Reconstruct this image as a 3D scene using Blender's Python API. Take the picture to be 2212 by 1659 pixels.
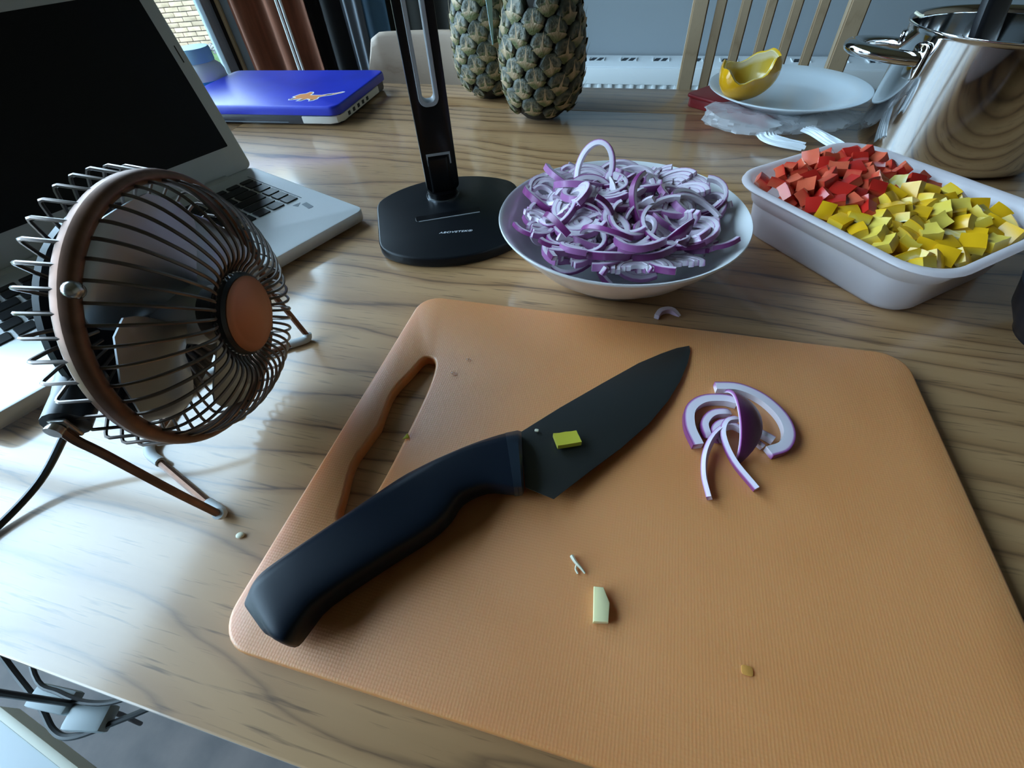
import bpy, bmesh, math, random
from mathutils import Vector, Matrix, noise

# ------------------------------------------------------------------ camera, sky, sun, exposure
for o in list(bpy.data.objects):
    bpy.data.objects.remove(o, do_unlink=True)
SC = bpy.context.scene
COL = SC.collection
T = 0.75                      # height of the table top
R = math.radians
pi = math.pi

cam_d = bpy.data.cameras.new('camera')
cam_d.sensor_width = 36.0
cam_d.lens = 954.14 / 2212 * 36.0
cam_d.clip_start = 0.01
cam_d.clip_end = 200
cam = bpy.data.objects.new('camera', cam_d)
COL.objects.link(cam)
_p, _r = R(48.625), 0.07454
_f = Vector((0, math.cos(_p), -math.sin(_p)))
_x = Vector((1, 0, 0))
_d = _f.cross(_x)
_rt = math.cos(_r) * _x + math.sin(_r) * _d
_dn = -math.sin(_r) * _x + math.cos(_r) * _d
_m = Matrix((_rt, -_dn, -_f)).transposed()
cam.matrix_world = Matrix.Translation((0, 0, T + 0.26)) @ (Matrix.Rotation(R(17.5), 3, 'Z') @ _m).to_4x4()
SC.camera = cam

world = bpy.data.worlds.new('sky')
SC.world = world
world.use_nodes = True
wn = world.node_tree
bg = wn.nodes['Background']
bg.inputs['Color'].default_value = (0.53, 0.78, 1.0, 1)
bg.inputs['Strength'].default_value = 5.5

sun_d = bpy.data.lights.new('sun', 'SUN')
sun_d.energy = 0.5
sun_d.angle = R(3)
sun_d.color = (1.0, 0.93, 0.80)
sun = bpy.data.objects.new('sun', sun_d)
COL.objects.link(sun)
sun.rotation_euler = Vector((-0.45, 0.55, -0.70)).to_track_quat('-Z', 'Y').to_euler()

# light portal in the garden door opening: only guides the sampling of the sky
pd = bpy.data.lights.new('door_portal', 'AREA')
pd.shape = 'RECTANGLE'
pd.size = 2.5
pd.size_y = 3.1
pd.cycles.is_portal = True
po = bpy.data.objects.new('door_portal', pd)
COL.objects.link(po)
po.location = (-1.66, 0.19, 1.28)
po.rotation_euler = (0, R(-90), 0)

vs = SC.view_settings
vs.view_transform = 'Standard'
vs.look = 'None'
vs.exposure = 1.12
vs.gamma = 1.0
vs.use_curve_mapping = False
SC.cycles.use_denoising = True
SC.cycles.max_bounces = 10
SC.cycles.diffuse_bounces = 5
SC.cycles.transparent_max_bounces = 16
SC.cycles.sample_clamp_indirect = 6.0

# ------------------------------------------------------------------ helpers: materials
MATS = {}


def mat(name, color=(0.8, 0.8, 0.8), rough=0.5, metal=0.0, spec=0.5, coat=0.0, coat_rough=0.1,
        sss=0.0, sss_rad=(0.01, 0.004, 0.002), trans=0.0, alpha=1.0, emis=None):
    m = bpy.data.materials.new(name)
    m.use_nodes = True
    b = m.node_tree.nodes['Principled BSDF']
    b.inputs['Base Color'].default_value = (*color, 1)
    b.inputs['Roughness'].default_value = rough
    b.inputs['Metallic'].default_value = metal
    b.inputs['Specular IOR Level'].default_value = spec
    b.inputs['Coat Weight'].default_value = coat
    b.inputs['Coat Roughness'].default_value = coat_rough
    if sss:
        b.inputs['Subsurface Weight'].default_value = sss
        b.inputs['Subsurface Radius'].default_value = sss_rad
        b.inputs['Subsurface Scale'].default_value = 1.0
    b.inputs['Transmission Weight'].default_value = trans
    b.inputs['Alpha'].default_value = alpha
    MATS[name] = m
    return m


def nd(m, typ, **kw):
    n = m.node_tree.nodes.new(typ)
    for k, v in kw.items():
        if k in n.inputs:
            n.inputs[k].default_value = v
        else:
            setattr(n, k, v)
    return n


def lk(m, a, ao, b, bi):
    m.node_tree.links.new(a.outputs[ao], b.inputs[bi])


def bsdf(m):
    return m.node_tree.nodes['Principled BSDF']


def ramp(m, stops, interp='LINEAR'):
    n = nd(m, 'ShaderNodeValToRGB')
    cr = n.color_ramp
    cr.interpolation = interp
    while len(cr.elements) < len(stops):
        cr.elements.new(0.5)
    for e, (p, c) in zip(cr.elements, stops):
        e.position = p
        e.color = (*c, 1)
    return n


def mapped(m, scale=(1, 1, 1), rot=(0, 0, 0), rnd=0.0):
    """object coordinates, shifted per object by its random number"""
    tc = nd(m, 'ShaderNodeTexCoord')
    mp = nd(m, 'ShaderNodeMapping')
    mp.inputs['Scale'].default_value = scale
    mp.inputs['Rotation'].default_value = rot
    if rnd:
        oi = nd(m, 'ShaderNodeObjectInfo')
        mu = nd(m, 'ShaderNodeMath', operation='MULTIPLY')
        mu.inputs[1].default_value = rnd
        lk(m, oi, 'Random', mu, 0)
        va = nd(m, 'ShaderNodeVectorMath', operation='ADD')
        lk(m, tc, 'Object', va, 0)
        lk(m, mu, 0, va, 1)
        lk(m, va, 0, mp, 'Vector')
    else:
        lk(m, tc, 'Object', mp, 'Vector')
    return mp


def noise_mix(m, c1, c2, scale, stretch=(1, 1, 1), detail=4, lo=0.35, hi=0.65, rnd=0.0):
    """base colour varying between two tones"""
    mp = mapped(m, stretch, rnd=rnd)
    n = nd(m, 'ShaderNodeTexNoise')
    n.inputs['Scale'].default_value = scale
    n.inputs['Detail'].default_value = detail
    lk(m, mp, 0, n, 'Vector')
    r = ramp(m, [(lo, c1), (hi, c2)])
    lk(m, n, 'Fac', r, 0)
    lk(m, r, 0, bsdf(m), 'Base Color')
    return n


def bump(m, scale, strength=0.2, dist=0.001, stretch=(1, 1, 1), kind='ShaderNodeTexNoise', detail=3):
    mp = mapped(m, stretch)
    n = nd(m, kind)
    n.inputs['Scale'].default_value = scale
    if 'Detail' in n.inputs:
        n.inputs['Detail'].default_value = detail
    lk(m, mp, 0, n, 'Vector')
    b = nd(m, 'ShaderNodeBump')
    b.inputs['Strength'].default_value = strength
    b.inputs['Distance'].default_value = dist
    lk(m, n, 0, b, 'Height')
    lk(m, b, 0, bsdf(m), 'Normal')
    return n


def vcol(m, name, stops):
    """base colour from a scalar mesh attribute through a ramp"""
    a = nd(m, 'ShaderNodeAttribute', attribute_name=name)
    r = ramp(m, stops)
    lk(m, a, 'Fac', r, 0)
    lk(m, r, 0, bsdf(m), 'Base Color')
    return r


def wood_mat(name, light, mid, dark, rough, freq, axis='x', rnd=7.0, coat=0.0, pores=0.35, wav=1.0, ring_amt=1.0):
    """long grain with growth-ring lines and short dark pores; grain runs along the given object axis"""
    m = mat(name, mid, rough, coat=coat, coat_rough=0.13)
    rot = {'x': (0, 0, 0), 'y': (0, 0, R(90)), 'z': (0, R(90), 0)}[axis]
    mp = mapped(m, (1, 1, 1), rot, rnd)
    big = nd(m, 'ShaderNodeMapping')
    big.inputs['Scale'].default_value = (1.5, 5.0, 5.0)
    lk(m, mp, 0, big, 'Vector')
    n1 = nd(m, 'ShaderNodeTexNoise')
    n1.inputs['Scale'].default_value = 1.0
    n1.inputs['Detail'].default_value = 2.5
    n1.inputs['Roughness'].default_value = 0.45
    lk(m, big, 0, n1, 'Vector')
    sx = nd(m, 'ShaderNodeSeparateXYZ')
    lk(m, mp, 0, sx, 0)
    a = nd(m, 'ShaderNodeMath', operation='MULTIPLY')
    a.inputs[1].default_value = freq
    lk(m, sx, 'Y', a, 0)
    w = nd(m, 'ShaderNodeMath', operation='MULTIPLY_ADD')
    w.inputs[1].default_value = 7.0 * wav
    lk(m, n1, 'Fac', w, 0)
    lk(m, a, 0, w, 2)
    fine = nd(m, 'ShaderNodeMapping')
    fine.inputs['Scale'].default_value = (9, 90, 90)
    lk(m, mp, 0, fine, 'Vector')
    n2 = nd(m, 'ShaderNodeTexNoise')
    n2.inputs['Scale'].default_value = 1.0
    n2.inputs['Detail'].default_value = 3
    lk(m, fine, 0, n2, 'Vector')
    w2 = nd(m, 'ShaderNodeMath', operation='MULTIPLY_ADD')
    w2.inputs[1].default_value = 0.35
    lk(m, n2, 'Fac', w2, 0)
    lk(m, w, 0, w2, 2)
    fr = nd(m, 'ShaderNodeMath', operation='FRACT')
    lk(m, w2, 0, fr, 0)
    rp = ramp(m, [(0.0, dark), (0.07, mid), (0.40, light), (0.80, light), (0.95, mid), (1.0, dark)])
    lk(m, fr, 0, rp, 0)
    # slow tone change so that ring lines fade in and out
    n4 = nd(m, 'ShaderNodeTexNoise')
    n4.inputs['Scale'].default_value = 0.8
    n4.inputs['Detail'].default_value = 2
    lk(m, big, 0, n4, 'Vector')
    fd = nd(m, 'ShaderNodeMapRange')
    fd.inputs['From Min'].default_value = 0.35
    fd.inputs['From Max'].default_value = 0.62
    fd.inputs['To Min'].default_value = 0.50 * ring_amt
    fd.inputs['To Max'].default_value = 1.0 * ring_amt
    lk(m, n4, 'Fac', fd, 'Value')
    mx0 = nd(m, 'ShaderNodeMix', data_type='RGBA')
    mx0.inputs[6].default_value = (*[(a_ + b_) / 2 for a_, b_ in zip(light, mid)], 1)
    lk(m, fd, 0, mx0, 0)
    lk(m, rp, 0, mx0, 7)
    # pores
    pm = nd(m, 'ShaderNodeMapping')
    pm.inputs['Scale'].default_value = (28, 520, 520)
    lk(m, mp, 0, pm, 'Vector')
    n3 = nd(m, 'ShaderNodeTexNoise')
    n3.inputs['Scale'].default_value = 1.0
    n3.inputs['Detail'].default_value = 2
    lk(m, pm, 0, n3, 'Vector')
    pr = nd(m, 'ShaderNodeMapRange')
    pr.inputs['From Min'].default_value = 0.58
    pr.inputs['From Max'].default_value = 0.74
    pr.inputs['To Min'].default_value = 0.0
    pr.inputs['To Max'].default_value = pores
    lk(m, n3, 'Fac', pr, 'Value')
    mx = nd(m, 'ShaderNodeMix', data_type='RGBA')
    mx.inputs[7].default_value = (*[c * 0.62 for c in dark], 1)
    lk(m, pr, 0, mx, 0)
    lk(m, mx0, 2, mx, 6)
    lk(m, mx, 2, bsdf(m), 'Base Color')
    b = nd(m, 'ShaderNodeBump')
    b.inputs['Strength'].default_value = 0.10
    b.inputs['Distance'].default_value = 0.0006
    lk(m, n2, 'Fac', b, 'Height')
    lk(m, b, 0, bsdf(m), 'Normal')
    return m


# ------------------------------------------------------------------ helpers: shapes
def mk(bm, sharp=40):
    """bmesh -> mesh with smooth faces and sharp edges by angle"""
    bmesh.ops.recalc_face_normals(bm, faces=bm.faces)
    for f in bm.faces:
        f.smooth = True
    lim = R(sharp)
    for e in bm.edges:
        if len(e.link_faces) == 2:
            e.smooth = e.calc_face_angle(0) < lim
    me = bpy.data.meshes.new('shape')
    bm.to_mesh(me)
    bm.free()
    return me


def obj(name, shape, material, parent=None, loc=(0, 0, 0), rot=(0, 0, 0), sharp=40):
    me = mk(shape, sharp) if isinstance(shape, bmesh.types.BMesh) else shape
    if material is not None and not me.materials:
        for m_ in (material if isinstance(material, (list, tuple)) else [material]):
            me.materials.append(MATS[m_] if isinstance(m_, str) else m_)
    me.name = name
    o = bpy.data.objects.new(name, me)
    COL.objects.link(o)
    o.location = loc
    o.rotation_euler = rot
    if parent is not None:
        o.parent = parent
    return o


def tag(o, label, cat, group=None):
    o['label'] = label
    o['category'] = cat
    if group:
        o['group'] = group
    return o


def thing(name, label, cat, loc=(0, 0, 0), rotz=0.0, group=None):
    o = bpy.data.objects.new(name, None)
    o.empty_display_size = 0.02
    COL.objects.link(o)
    o.location = loc
    o.rotation_euler = (0, 0, rotz)
    return tag(o, label, cat, group)


def struct(o):
    o['kind'] = 'structure'
    return o


def box(bm, x0, x1, y0, y1, z0, z1, bev=0.0, seg=2):
    vs_ = [bm.verts.new(p) for p in ((x0, y0, z0), (x1, y0, z0), (x1, y1, z0), (x0, y1, z0),
                                     (x0, y0, z1), (x1, y0, z1), (x1, y1, z1), (x0, y1, z1))]
    fs = [bm.faces.new([vs_[i] for i in q]) for q in ((3, 2, 1, 0), (4, 5, 6, 7), (0, 1, 5, 4), (1, 2, 6, 5), (2, 3, 7, 6), (3, 0, 4, 7))]
    if bev:
        es = list({e for f in fs for e in f.edges})
        bmesh.ops.bevel(bm, geom=es, offset=bev, segments=seg, affect='EDGES', profile=0.6)
    return bm


def B(*a, **k):
    return box(bmesh.new(), *a, **k)


def rrect(w, h, r, n=6, cx=0.0, cy=0.0):
    pts = []
    for sx, sy, a0 in ((1, 1, 0), (-1, 1, 90), (-1, -1, 180), (1, -1, 270)):
        for i in range(n + 1):
            a = R(a0 + 90 * i / n)
            pts.append((cx + sx * (w / 2 - r) + r * math.cos(a), cy + sy * (h / 2 - r) + r * math.sin(a)))
    return pts


def inset(pts, d):
    """move a closed outline (counter-clockwise) inwards by d"""
    n = len(pts)
    out = []
    for i in range(n):
        p0, p1, p2 = Vector(pts[i - 1]), Vector(pts[i]), Vector(pts[(i + 1) % n])
        a, b = (p1 - p0), (p2 - p1)
        if a.length < 1e-9 or b.length < 1e-9:
            out.append(tuple(p1))
            continue
        a.normalize()
        b.normalize()
        na, nb = Vector((-a.y, a.x)), Vector((-b.y, b.x))
        nn = na + nb
        if nn.length < 1e-6:
            out.append(tuple(p1))
            continue
        nn.normalize()
        out.append(tuple(p1 + nn * (d / max(0.4, nn.dot(na)))))
    return out


def loft(bm, loops, cap0=True, cap1=True, closed=True):
    rings = [[bm.verts.new(p) for p in L] for L in loops]
    n = len(rings[0])
    for a, b in zip(rings, rings[1:]):
        for i in range(n if closed else n - 1):
            j = (i + 1) % n
            bm.faces.new((a[i], a[j], b[j], b[i]))
    if cap0:
        bm.faces.new(list(reversed(rings[0])))
    if cap1:
        bm.faces.new(rings[-1])
    return rings


def prism(outline, z0, z1, bev=0.0, nb=3, bot=None):
    """extruded outline with rounded top (bev) and bottom (bot) edges"""
    bm = bmesh.new()
    bot = bev if bot is None else bot
    L = []
    if bot:
        for i in range(nb + 1):
            a = pi / 2 * i / nb
            L.append([(x, y, z0 + bot * (1 - math.sin(a))) for x, y in inset(outline, bot * (1 - math.cos(a)))])
        L.reverse()
        L = L[::-1] if L[0][0][2] > L[-1][0][2] else L
    else:
        L.append([(x, y, z0) for x, y in outline])
    # bottom loops must run upward
    L.sort(key=lambda l: l[0][2])
    if bev:
        for i in range(nb + 1):
            a = pi / 2 * i / nb
            L.append([(x, y, z1 - bev + bev * math.sin(a)) for x, y in inset(outline, bev * (1 - math.cos(a)))])
    else:
        L.append([(x, y, z1) for x, y in outline])
    loft(bm, L)
    return bm


def lathe(profile, seg=48, a0=0.0, bm=None, axis='z'):
    bm = bm or bmesh.new()
    rings = []
    for r, z in profile:
        if r < 1e-6:
            rings.append([bm.verts.new((0, 0, z) if axis == 'z' else (z, 0, 0))])
        else:
            ring = []
            for i in range(seg):
                a = 2 * pi * i / seg + a0
                c, s = r * math.cos(a), r * math.sin(a)
                ring.append(bm.verts.new((c, s, z) if axis == 'z' else (z, c, s)))
            rings.append(ring)
    for a, b in zip(rings, rings[1:]):
        for i in range(seg):
            j = (i + 1) % seg
            if len(a) == 1 and len(b) == 1:
                continue
            if len(a) == 1:
                bm.faces.new((a[0], b[i], b[j]))
            elif len(b) == 1:
                bm.faces.new((a[i], a[j], b[0]))
            else:
                bm.faces.new((a[i], a[j], b[j], b[i]))
    return bm


def spline(pts, n=8):
    """Catmull-Rom through the points"""
    P = [Vector(p) for p in pts]
    P = [P[0] * 2 - P[1]] + P + [P[-1] * 2 - P[-2]]
    out = []
    for i in range(1, len(P) - 2):
        a, b, c, d = P[i - 1], P[i], P[i + 1], P[i + 2]
        for k in range(n):
            t = k / n
            out.append(0.5 * ((2 * b) + (c - a) * t + (2 * a - 5 * b + 4 * c - d) * t * t + (3 * b - a - 3 * c + d) * t ** 3))
    out.append(P[-2])
    return out


def tube(path, rad, seg=8, closed=False, bm=None, flat=1.0):
    bm = bm or bmesh.new()
    P = [Vector(p) for p in path]
    n = len(P)
    rads = rad if isinstance(rad, (list, tuple)) else [rad] * n
    ref = None
    rings = []
    for i in range(n):
        if closed:
            t = P[(i + 1) % n] - P[i - 1]
        else:
            t = P[min(i + 1, n - 1)] - P[max(i - 1, 0)]
        t.normalize()
        if ref is None:
            ref = Vector((0, 0, 1)) if abs(t.z) < 0.9 else Vector((1, 0, 0))
        ref = ref - t * ref.dot(t)
        ref.normalize()
        s = t.cross(ref)
        rings.append([bm.verts.new(P[i] + rads[i] * (math.cos(2 * pi * k / seg) * ref * flat + math.sin(2 * pi * k / seg) * s)) for k in range(seg)])
    for i in range(n if closed else n - 1):
        a, b = rings[i], rings[(i + 1) % n]
        for k in range(seg):
            j = (k + 1) % seg
            bm.faces.new((a[k], a[j], b[j], b[k]))
    if not closed:
        bm.faces.new(list(reversed(rings[0])))
        bm.faces.new(rings[-1])
    return bm


def ball(bm, c, r, seg=10, rings=6, sc=(1, 1, 1)):
    loops = []
    c = Vector(c)
    top = bm.verts.new(c + Vector((0, 0, r * sc[2])))
    bot = bm.verts.new(c - Vector((0, 0, r * sc[2])))
    for k in range(1, rings):
        a = pi * k / rings
        loops.append([bm.verts.new(c + Vector((r * sc[0] * math.sin(a) * math.cos(2 * pi * i / seg), r * sc[1] * math.sin(a) * math.sin(2 * pi * i / seg), r * sc[2] * math.cos(a)))) for i in range(seg)])
    for i in range(seg):
        j = (i + 1) % seg
        bm.faces.new((top, loops[0][i], loops[0][j]))
        bm.faces.new((bot, loops[-1][j], loops[-1][i]))
        for a, b in zip(loops, loops[1:]):
            bm.faces.new((a[i], b[i], b[j], a[j]))
    return bm


def filled(outline, hole, z0, z1, bev, nb=3):
    """slab with one hole, both outlines rounded at top and bottom"""
    bm = bmesh.new()

    def wall(pts, sgn):
        L = []
        for i in range(nb + 1):
            a = pi / 2 * i / nb
            L.append([(x, y, z0 + bev * (1 - math.sin(a))) for x, y in inset(pts, sgn * bev * (1 - math.cos(a)))])
        for i in range(nb + 1):
            a = pi / 2 * i / nb
            L.append([(x, y, z1 - bev + bev * math.sin(a)) for x, y in inset(pts, sgn * bev * (1 - math.cos(a)))])
        L.sort(key=lambda l: l[0][2])
        return loft(bm, L, False, False)
    ro, rh = wall(outline, 1), wall(hole, -1)

    def ring_edges(r):
        return [bm.edges.get((r[i], r[(i + 1) % len(r)])) for i in range(len(r))]
    for k in (0, -1):
        bmesh.ops.triangle_fill(bm, use_beauty=True, edges=ring_edges(ro[k]) + ring_edges(rh[k]))
    return bm


def plate(pts, z, h, bev=0.0):
    return prism(pts, z, z + h, bev, 2, 0.0)


rng = random.Random(7)

# ------------------------------------------------------------------ materials of the setting
mat('wall_paint', (0.29, 0.325, 0.35), 0.85)
bump(MATS['wall_paint'], 260, 0.08, 0.001)
mat('ceiling_paint', (0.42, 0.40, 0.37), 0.9)
mat('floor_vinyl', (0.10, 0.085, 0.08), 0.6)
noise_mix(MATS['floor_vinyl'], (0.07, 0.06, 0.06), (0.15, 0.12, 0.11), 9, (1, 1, 1), 5)
mat('door_frame_paint', (0.26, 0.31, 0.36), 0.4)
noise_mix(MATS['door_frame_paint'], (0.22, 0.27, 0.32), (0.30, 0.35, 0.40), 40, (1, 1, 0.2), 3)
mat('timber_trim', (0.62, 0.48, 0.27), 0.6)
mat('dark_seal', (0.012, 0.011, 0.012), 0.6)
mat('brick', (0.20, 0.15, 0.10), 0.9)
noise_mix(MATS['brick'], (0.24, 0.170, 0.105), (0.35, 0.25, 0.165), 6, (1, 1, 1), 4, rnd=30)
mat('mortar', (0.14, 0.115, 0.09), 0.95)
mat('grass', (0.12, 0.28, 0.06), 0.9)
noise_mix(MATS['grass'], (0.022, 0.055, 0.008), (0.045, 0.085, 0.018), 3, (1, 1, 1), 6)
mat('gravel', (0.6, 0.58, 0.55), 0.9)
noise_mix(MATS['gravel'], (0.06, 0.055, 0.05), (0.22, 0.20, 0.18), 14, (1, 1, 1), 3, 0.42, 0.58)

# architectural glass: transparent sheet with a faint mirror reflection
m = bpy.data.materials.new('window_glass')
m.use_nodes = True
MATS['window_glass'] = m
m.node_tree.nodes.remove(bsdf(m))
_o = m.node_tree.nodes['Material Output']
_mix = nd(m, 'ShaderNodeMixShader')
_fr = nd(m, 'ShaderNodeFresnel')
_fr.inputs['IOR'].default_value = 1.3
_tr = nd(m, 'ShaderNodeBsdfTransparent')
_gl = nd(m, 'ShaderNodeBsdfGlossy')
_gl.inputs['Roughness'].default_value = 0.0
lk(m, _fr, 0, _mix, 0)
lk(m, _tr, 0, _mix, 1)
lk(m, _gl, 0, _mix, 2)
lk(m, _mix, 0, _o, 'Surface')

# ------------------------------------------------------------------ the room
XL, XR, YF, YB, ZC = -1.6, 2.6, -2.4, 1.80, 2.65
W_ = 0.16
struct(obj('floor', B(XL - 0.10, XR + W_, YF - W_, YB + W_, -0.08, 0.0), 'floor_vinyl'))
mat('warm_paint', (0.33, 0.25, 0.18), 0.9)  # warm colour put on unseen walls and ceiling to tint the bounced light
struct(obj('ceiling', B(XL - W_, XR + W_, YF - W_, YB + W_, ZC, ZC + 0.12), 'warm_paint'))
struct(obj('wall_back', B(XL - 0.04, XR + W_, YB, YB + W_, 0.0, ZC), 'wall_paint'))
struct(obj('wall_right', B(XR, XR + W_, YF, YB, 0.0, ZC), 'warm_paint'))
struct(obj('wall_front', B(XL - W_, XR + W_, YF - W_, YF, 0.0, ZC), 'warm_paint'))
DY0, DY1, DZ1 = -1.35, 1.772, 2.52          # garden door opening
bm = bmesh.new()
box(bm, XL - W_, XL, YF, DY0, 0, ZC)
box(bm, XL - 0.04, XL, DY1 + 0.015, YB, 0, ZC)
box(bm, XL - W_, XL, DY0, DY1 + 0.015, DZ1, ZC)
struct(obj('wall_left', bm, 'wall_paint'))
# garden door: frame, two sliding leaves with panes
dr = struct(obj('door_1', B(XL - 0.095, XL - 0.0, DY0, DY1, 0.0, 0.045), 'door_frame_paint'))
obj('jamb', B(XL - 0.030, XL - 0.0, DY1 - 0.050, DY1, 0.045, DZ1, 0.004), 'door_frame_paint', dr)
obj('jamb', B(XL - 0.10, XL - 0.0, DY0, DY0 + 0.06, 0.045, DZ1, 0.004), 'door_frame_paint', dr)
obj('mullion', B(XL - 0.05, XL - 0.0, -0.02, 0.04, 0.045, DZ1 - 0.06, 0.004), 'door_frame_paint', dr)
obj('head', B(XL - 0.10, XL - 0.0, DY0 + 0.06, DY1 - 0.055, DZ1 - 0.06, DZ1, 0.004), 'door_frame_paint', dr)
obj('seal', B(XL - 0.03, XL + 0.003, DY1, DY1 + 0.014, 0.0, DZ1), 'dark_seal', dr)
for y0, y1 in ((DY0 + 0.06, -0.02), (0.04, DY1 - 0.050)):
    obj('pane', B(XL - 0.020, XL - 0.016, y0, y1, 0.045, DZ1 - 0.06), 'window_glass', dr)
struct(obj('trim_1', B(XL, XL + 0.014, DY1 + 0.0145, YB, 0.0, DZ1, 0.003), 'timber_trim'))
struct(obj('baseboard_back', B(XL, XR, YB - 0.015, YB, 0.0, 0.09, 0.003), 'ceiling_paint'))

# ------------------------------------------------------------------ garden: lawn, gravel, brick house wall
GZ = -0.75
struct(obj('lawn', B(-40, XL - 0.9, -25, 30, GZ - 0.2, GZ), 'grass'))
struct(obj('patio_slab', B(XL - 0.9, XL - W_, -4, 5, GZ - 0.2, -0.08), 'mortar'))
bw_c = Vector((-8.35, 8.55, 0))
bw_a = math.atan2(0.36, 0.933)
bd = Vector((math.cos(bw_a), math.sin(bw_a), 0))
BWH = 4.0
wall = struct(obj('house_wall', B(-9, 7, 0.02, 0.30, GZ, GZ + BWH), 'mortar', None, (bw_c.x, bw_c.y, 0), (0, 0, bw_a)))
CH, BLN = 0.072, 0.235                    # brick course height and length
shapes = []
for k in range(4):
    g = 0.005
    b_ = B(g, BLN - g, 0.0, 0.06, 0.0, CH - 0.011, 0.004, 1)
    for v in b_.verts:
        v.co += Vector((rng.uniform(-.002, .002), rng.uniform(-.003, .003), rng.uniform(-.002, .002)))
    shapes.append(mk(b_))
    shapes[-1].materials.append(MATS['brick'])
for row in range(16):
    for i in range(18):
        x = -2.1 + i * BLN + (BLN / 2 if row % 2 else 0)
        obj('brick', shapes[rng.randrange(4)], None, wall, (x, -0.015 + rng.uniform(-.003, .003), GZ + 0.0 + row * CH))
# the many further bricks of the same wall
bm = bmesh.new()
for row in range(55):
    for i in range(68):
        x = -9 + i * BLN + (BLN / 2 if row % 2 else 0)
        if row < 16 and -2.2 < x < 2.2:
            continue
        if x > 6.8:
            continue
        z = GZ + row * CH
        q = [bm.verts.new(p) for p in ((x + .005, -.012, z), (x + BLN - .005, -.012, z), (x + BLN - .005, -.012, z + CH - .011), (x + .005, -.012, z + CH - .011),
                                       (x + .005, .03, z), (x + BLN - .005, .03, z), (x + BLN - .005, .03, z + CH - .011), (x + .005, .03, z + CH - .011))]
        for f in ((0, 1, 2, 3), (0, 4, 5, 1), (1, 5, 6, 2), (2, 6, 7, 3), (3, 7, 4, 0)):
            bm.faces.new([q[j] for j in f])
o = obj('further_bricks', bm, 'brick', wall)
o['kind'] = 'stuff'
bm = bmesh.new()
for i in range(1500):
    p = Vector((rng.uniform(-3.2, 3.0), -0.05 - rng.random() ** 1.3 * 0.8, GZ + 0.01))
    r_ = rng.uniform(0.02, 0.05)
    s = bmesh.ops.create_icosphere(bm, subdivisions=1, radius=r_, matrix=Matrix.Translation(p) @ Matrix.Rotation(rng.random() * 3, 4, 'Z') @ Matrix.Diagonal((1, rng.uniform(.6, 1), .55, 1)))
o = obj('gravel', bm, 'gravel', None, (bw_c.x, bw_c.y, 0), (0, 0, bw_a))
o['kind'] = 'stuff'
tag(o, 'pale gravel strip along the foot of the brick house wall', 'gravel')

# ------------------------------------------------------------------ curtains and dark things in the corner
mat('brown_curtain_cloth', (0.20, 0.065, 0.030), 0.9)
noise_mix(MATS['brown_curtain_cloth'], (0.15, 0.05, 0.024), (0.24, 0.08, 0.04), 60, (1, 1, 0.1), 3)
mat('black_cloth', (0.010, 0.009, 0.009), 0.9)
mat('dark_olive_cloth', (0.020, 0.018, 0.014), 0.9)
mat('grey_cloth', (0.13, 0.14, 0.16), 0.85)
mat('blue_cloth', (0.03, 0.07, 0.11), 0.85)
mat('white_plastic', (0.75, 0.75, 0.75), 0.45)


def curtain(x0, x1, y, amp, waves, z0, z1, thick=0.004, ph=0.0, flare=0.0, n=90):
    bm = bmesh.new()
    xs = [x0 + (x1 - x0) * i / n for i in range(n + 1)]

    def yy(i, z):
        t = i / n
        return y + amp * math.sin(2 * pi * waves * t + ph + 0.5 * math.sin(5 * t)) * (0.75 + 0.25 * z)
    rows = []
    for k in range(9):
        z = z0 + (z1 - z0) * k / 8
        sq = 1 - flare * (k / 8)
        xm = (x0 + x1) / 2
        rows.append([[bm.verts.new((xm + (xs[i] - xm) * sq, yy(i, k / 8) + s_ * thick / 2, z)) for i in range(n + 1)] for s_ in (-1, 1)])
    for a, b in zip(rows, rows[1:]):
        for s_ in (0, 1):
            for i in range(n):
                bm.faces.new((a[s_][i], a[s_][i + 1], b[s_][i + 1], b[s_][i]))
        for i in (0, n):
            bm.faces.new((a[0][i], a[1][i], b[1][i], b[0][i]))
    for r_ in (rows[0], rows[-1]):
        for i in range(n):
            bm.faces.new((r_[0][i], r_[0][i + 1], r_[1][i + 1], r_[1][i]))
    return bm


t = thing('curtain', 'brown curtain hanging in loose folds beside the garden door', 'curtain', (0, 0, 0))
obj('cloth', curtain(-1.50, -1.155, 1.715, 0.035, 2.6, 0.02, 2.2, ph=1.2), 'brown_curtain_cloth', t)
bm = bmesh.new()
tube([(-1.247, 1.668, 0.25), (-1.247, 1.668, 2.2)], 0.0045, 8, bm=bm)
tube([(-1.231, 1.668, 0.25), (-1.231, 1.668, 2.2)], 0.0045, 8, bm=bm)
obj('pull_cord', bm, 'white_plastic', t)['label'] = 'pale double pull cord'
t = thing('curtain_rail', 'dark curtain rail above the brown and the black curtain', 'curtain rail', (-1.03, 1.715, 2.21))
obj('rod', tube([(-0.53, 0, 0), (0.53, 0, 0)], 0.012, 10), 'black_cloth', t)
for x in (-0.5, 0.5):
    obj('bracket', B(x - .01, x + .01, 0.0, 0.085, -.01, .01), 'black_cloth', t)
tag(obj('black_curtain', curtain(-1.16, -0.985, 1.715, 0.03, 1.6, 0.02, 2.2), 'black_cloth'), 'black curtain hanging in folds next to the brown curtain', 'curtain')
tag(obj('hanging_cloth', curtain(-1.00, -0.945, 1.665, 0.008, 2.2, 0.45, 1.45, ph=0.4, flare=-0.9), 'grey_cloth'), 'pale grey cloth strip hanging over the black curtain', 'cloth')
tag(obj('blue_cloth', curtain(-0.955, -0.87, 1.70, 0.008, 1.2, 0.40, 1.35, ph=1.0), 'blue_cloth'), 'dull blue cloth hanging behind the pale grey strip', 'cloth')
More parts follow.
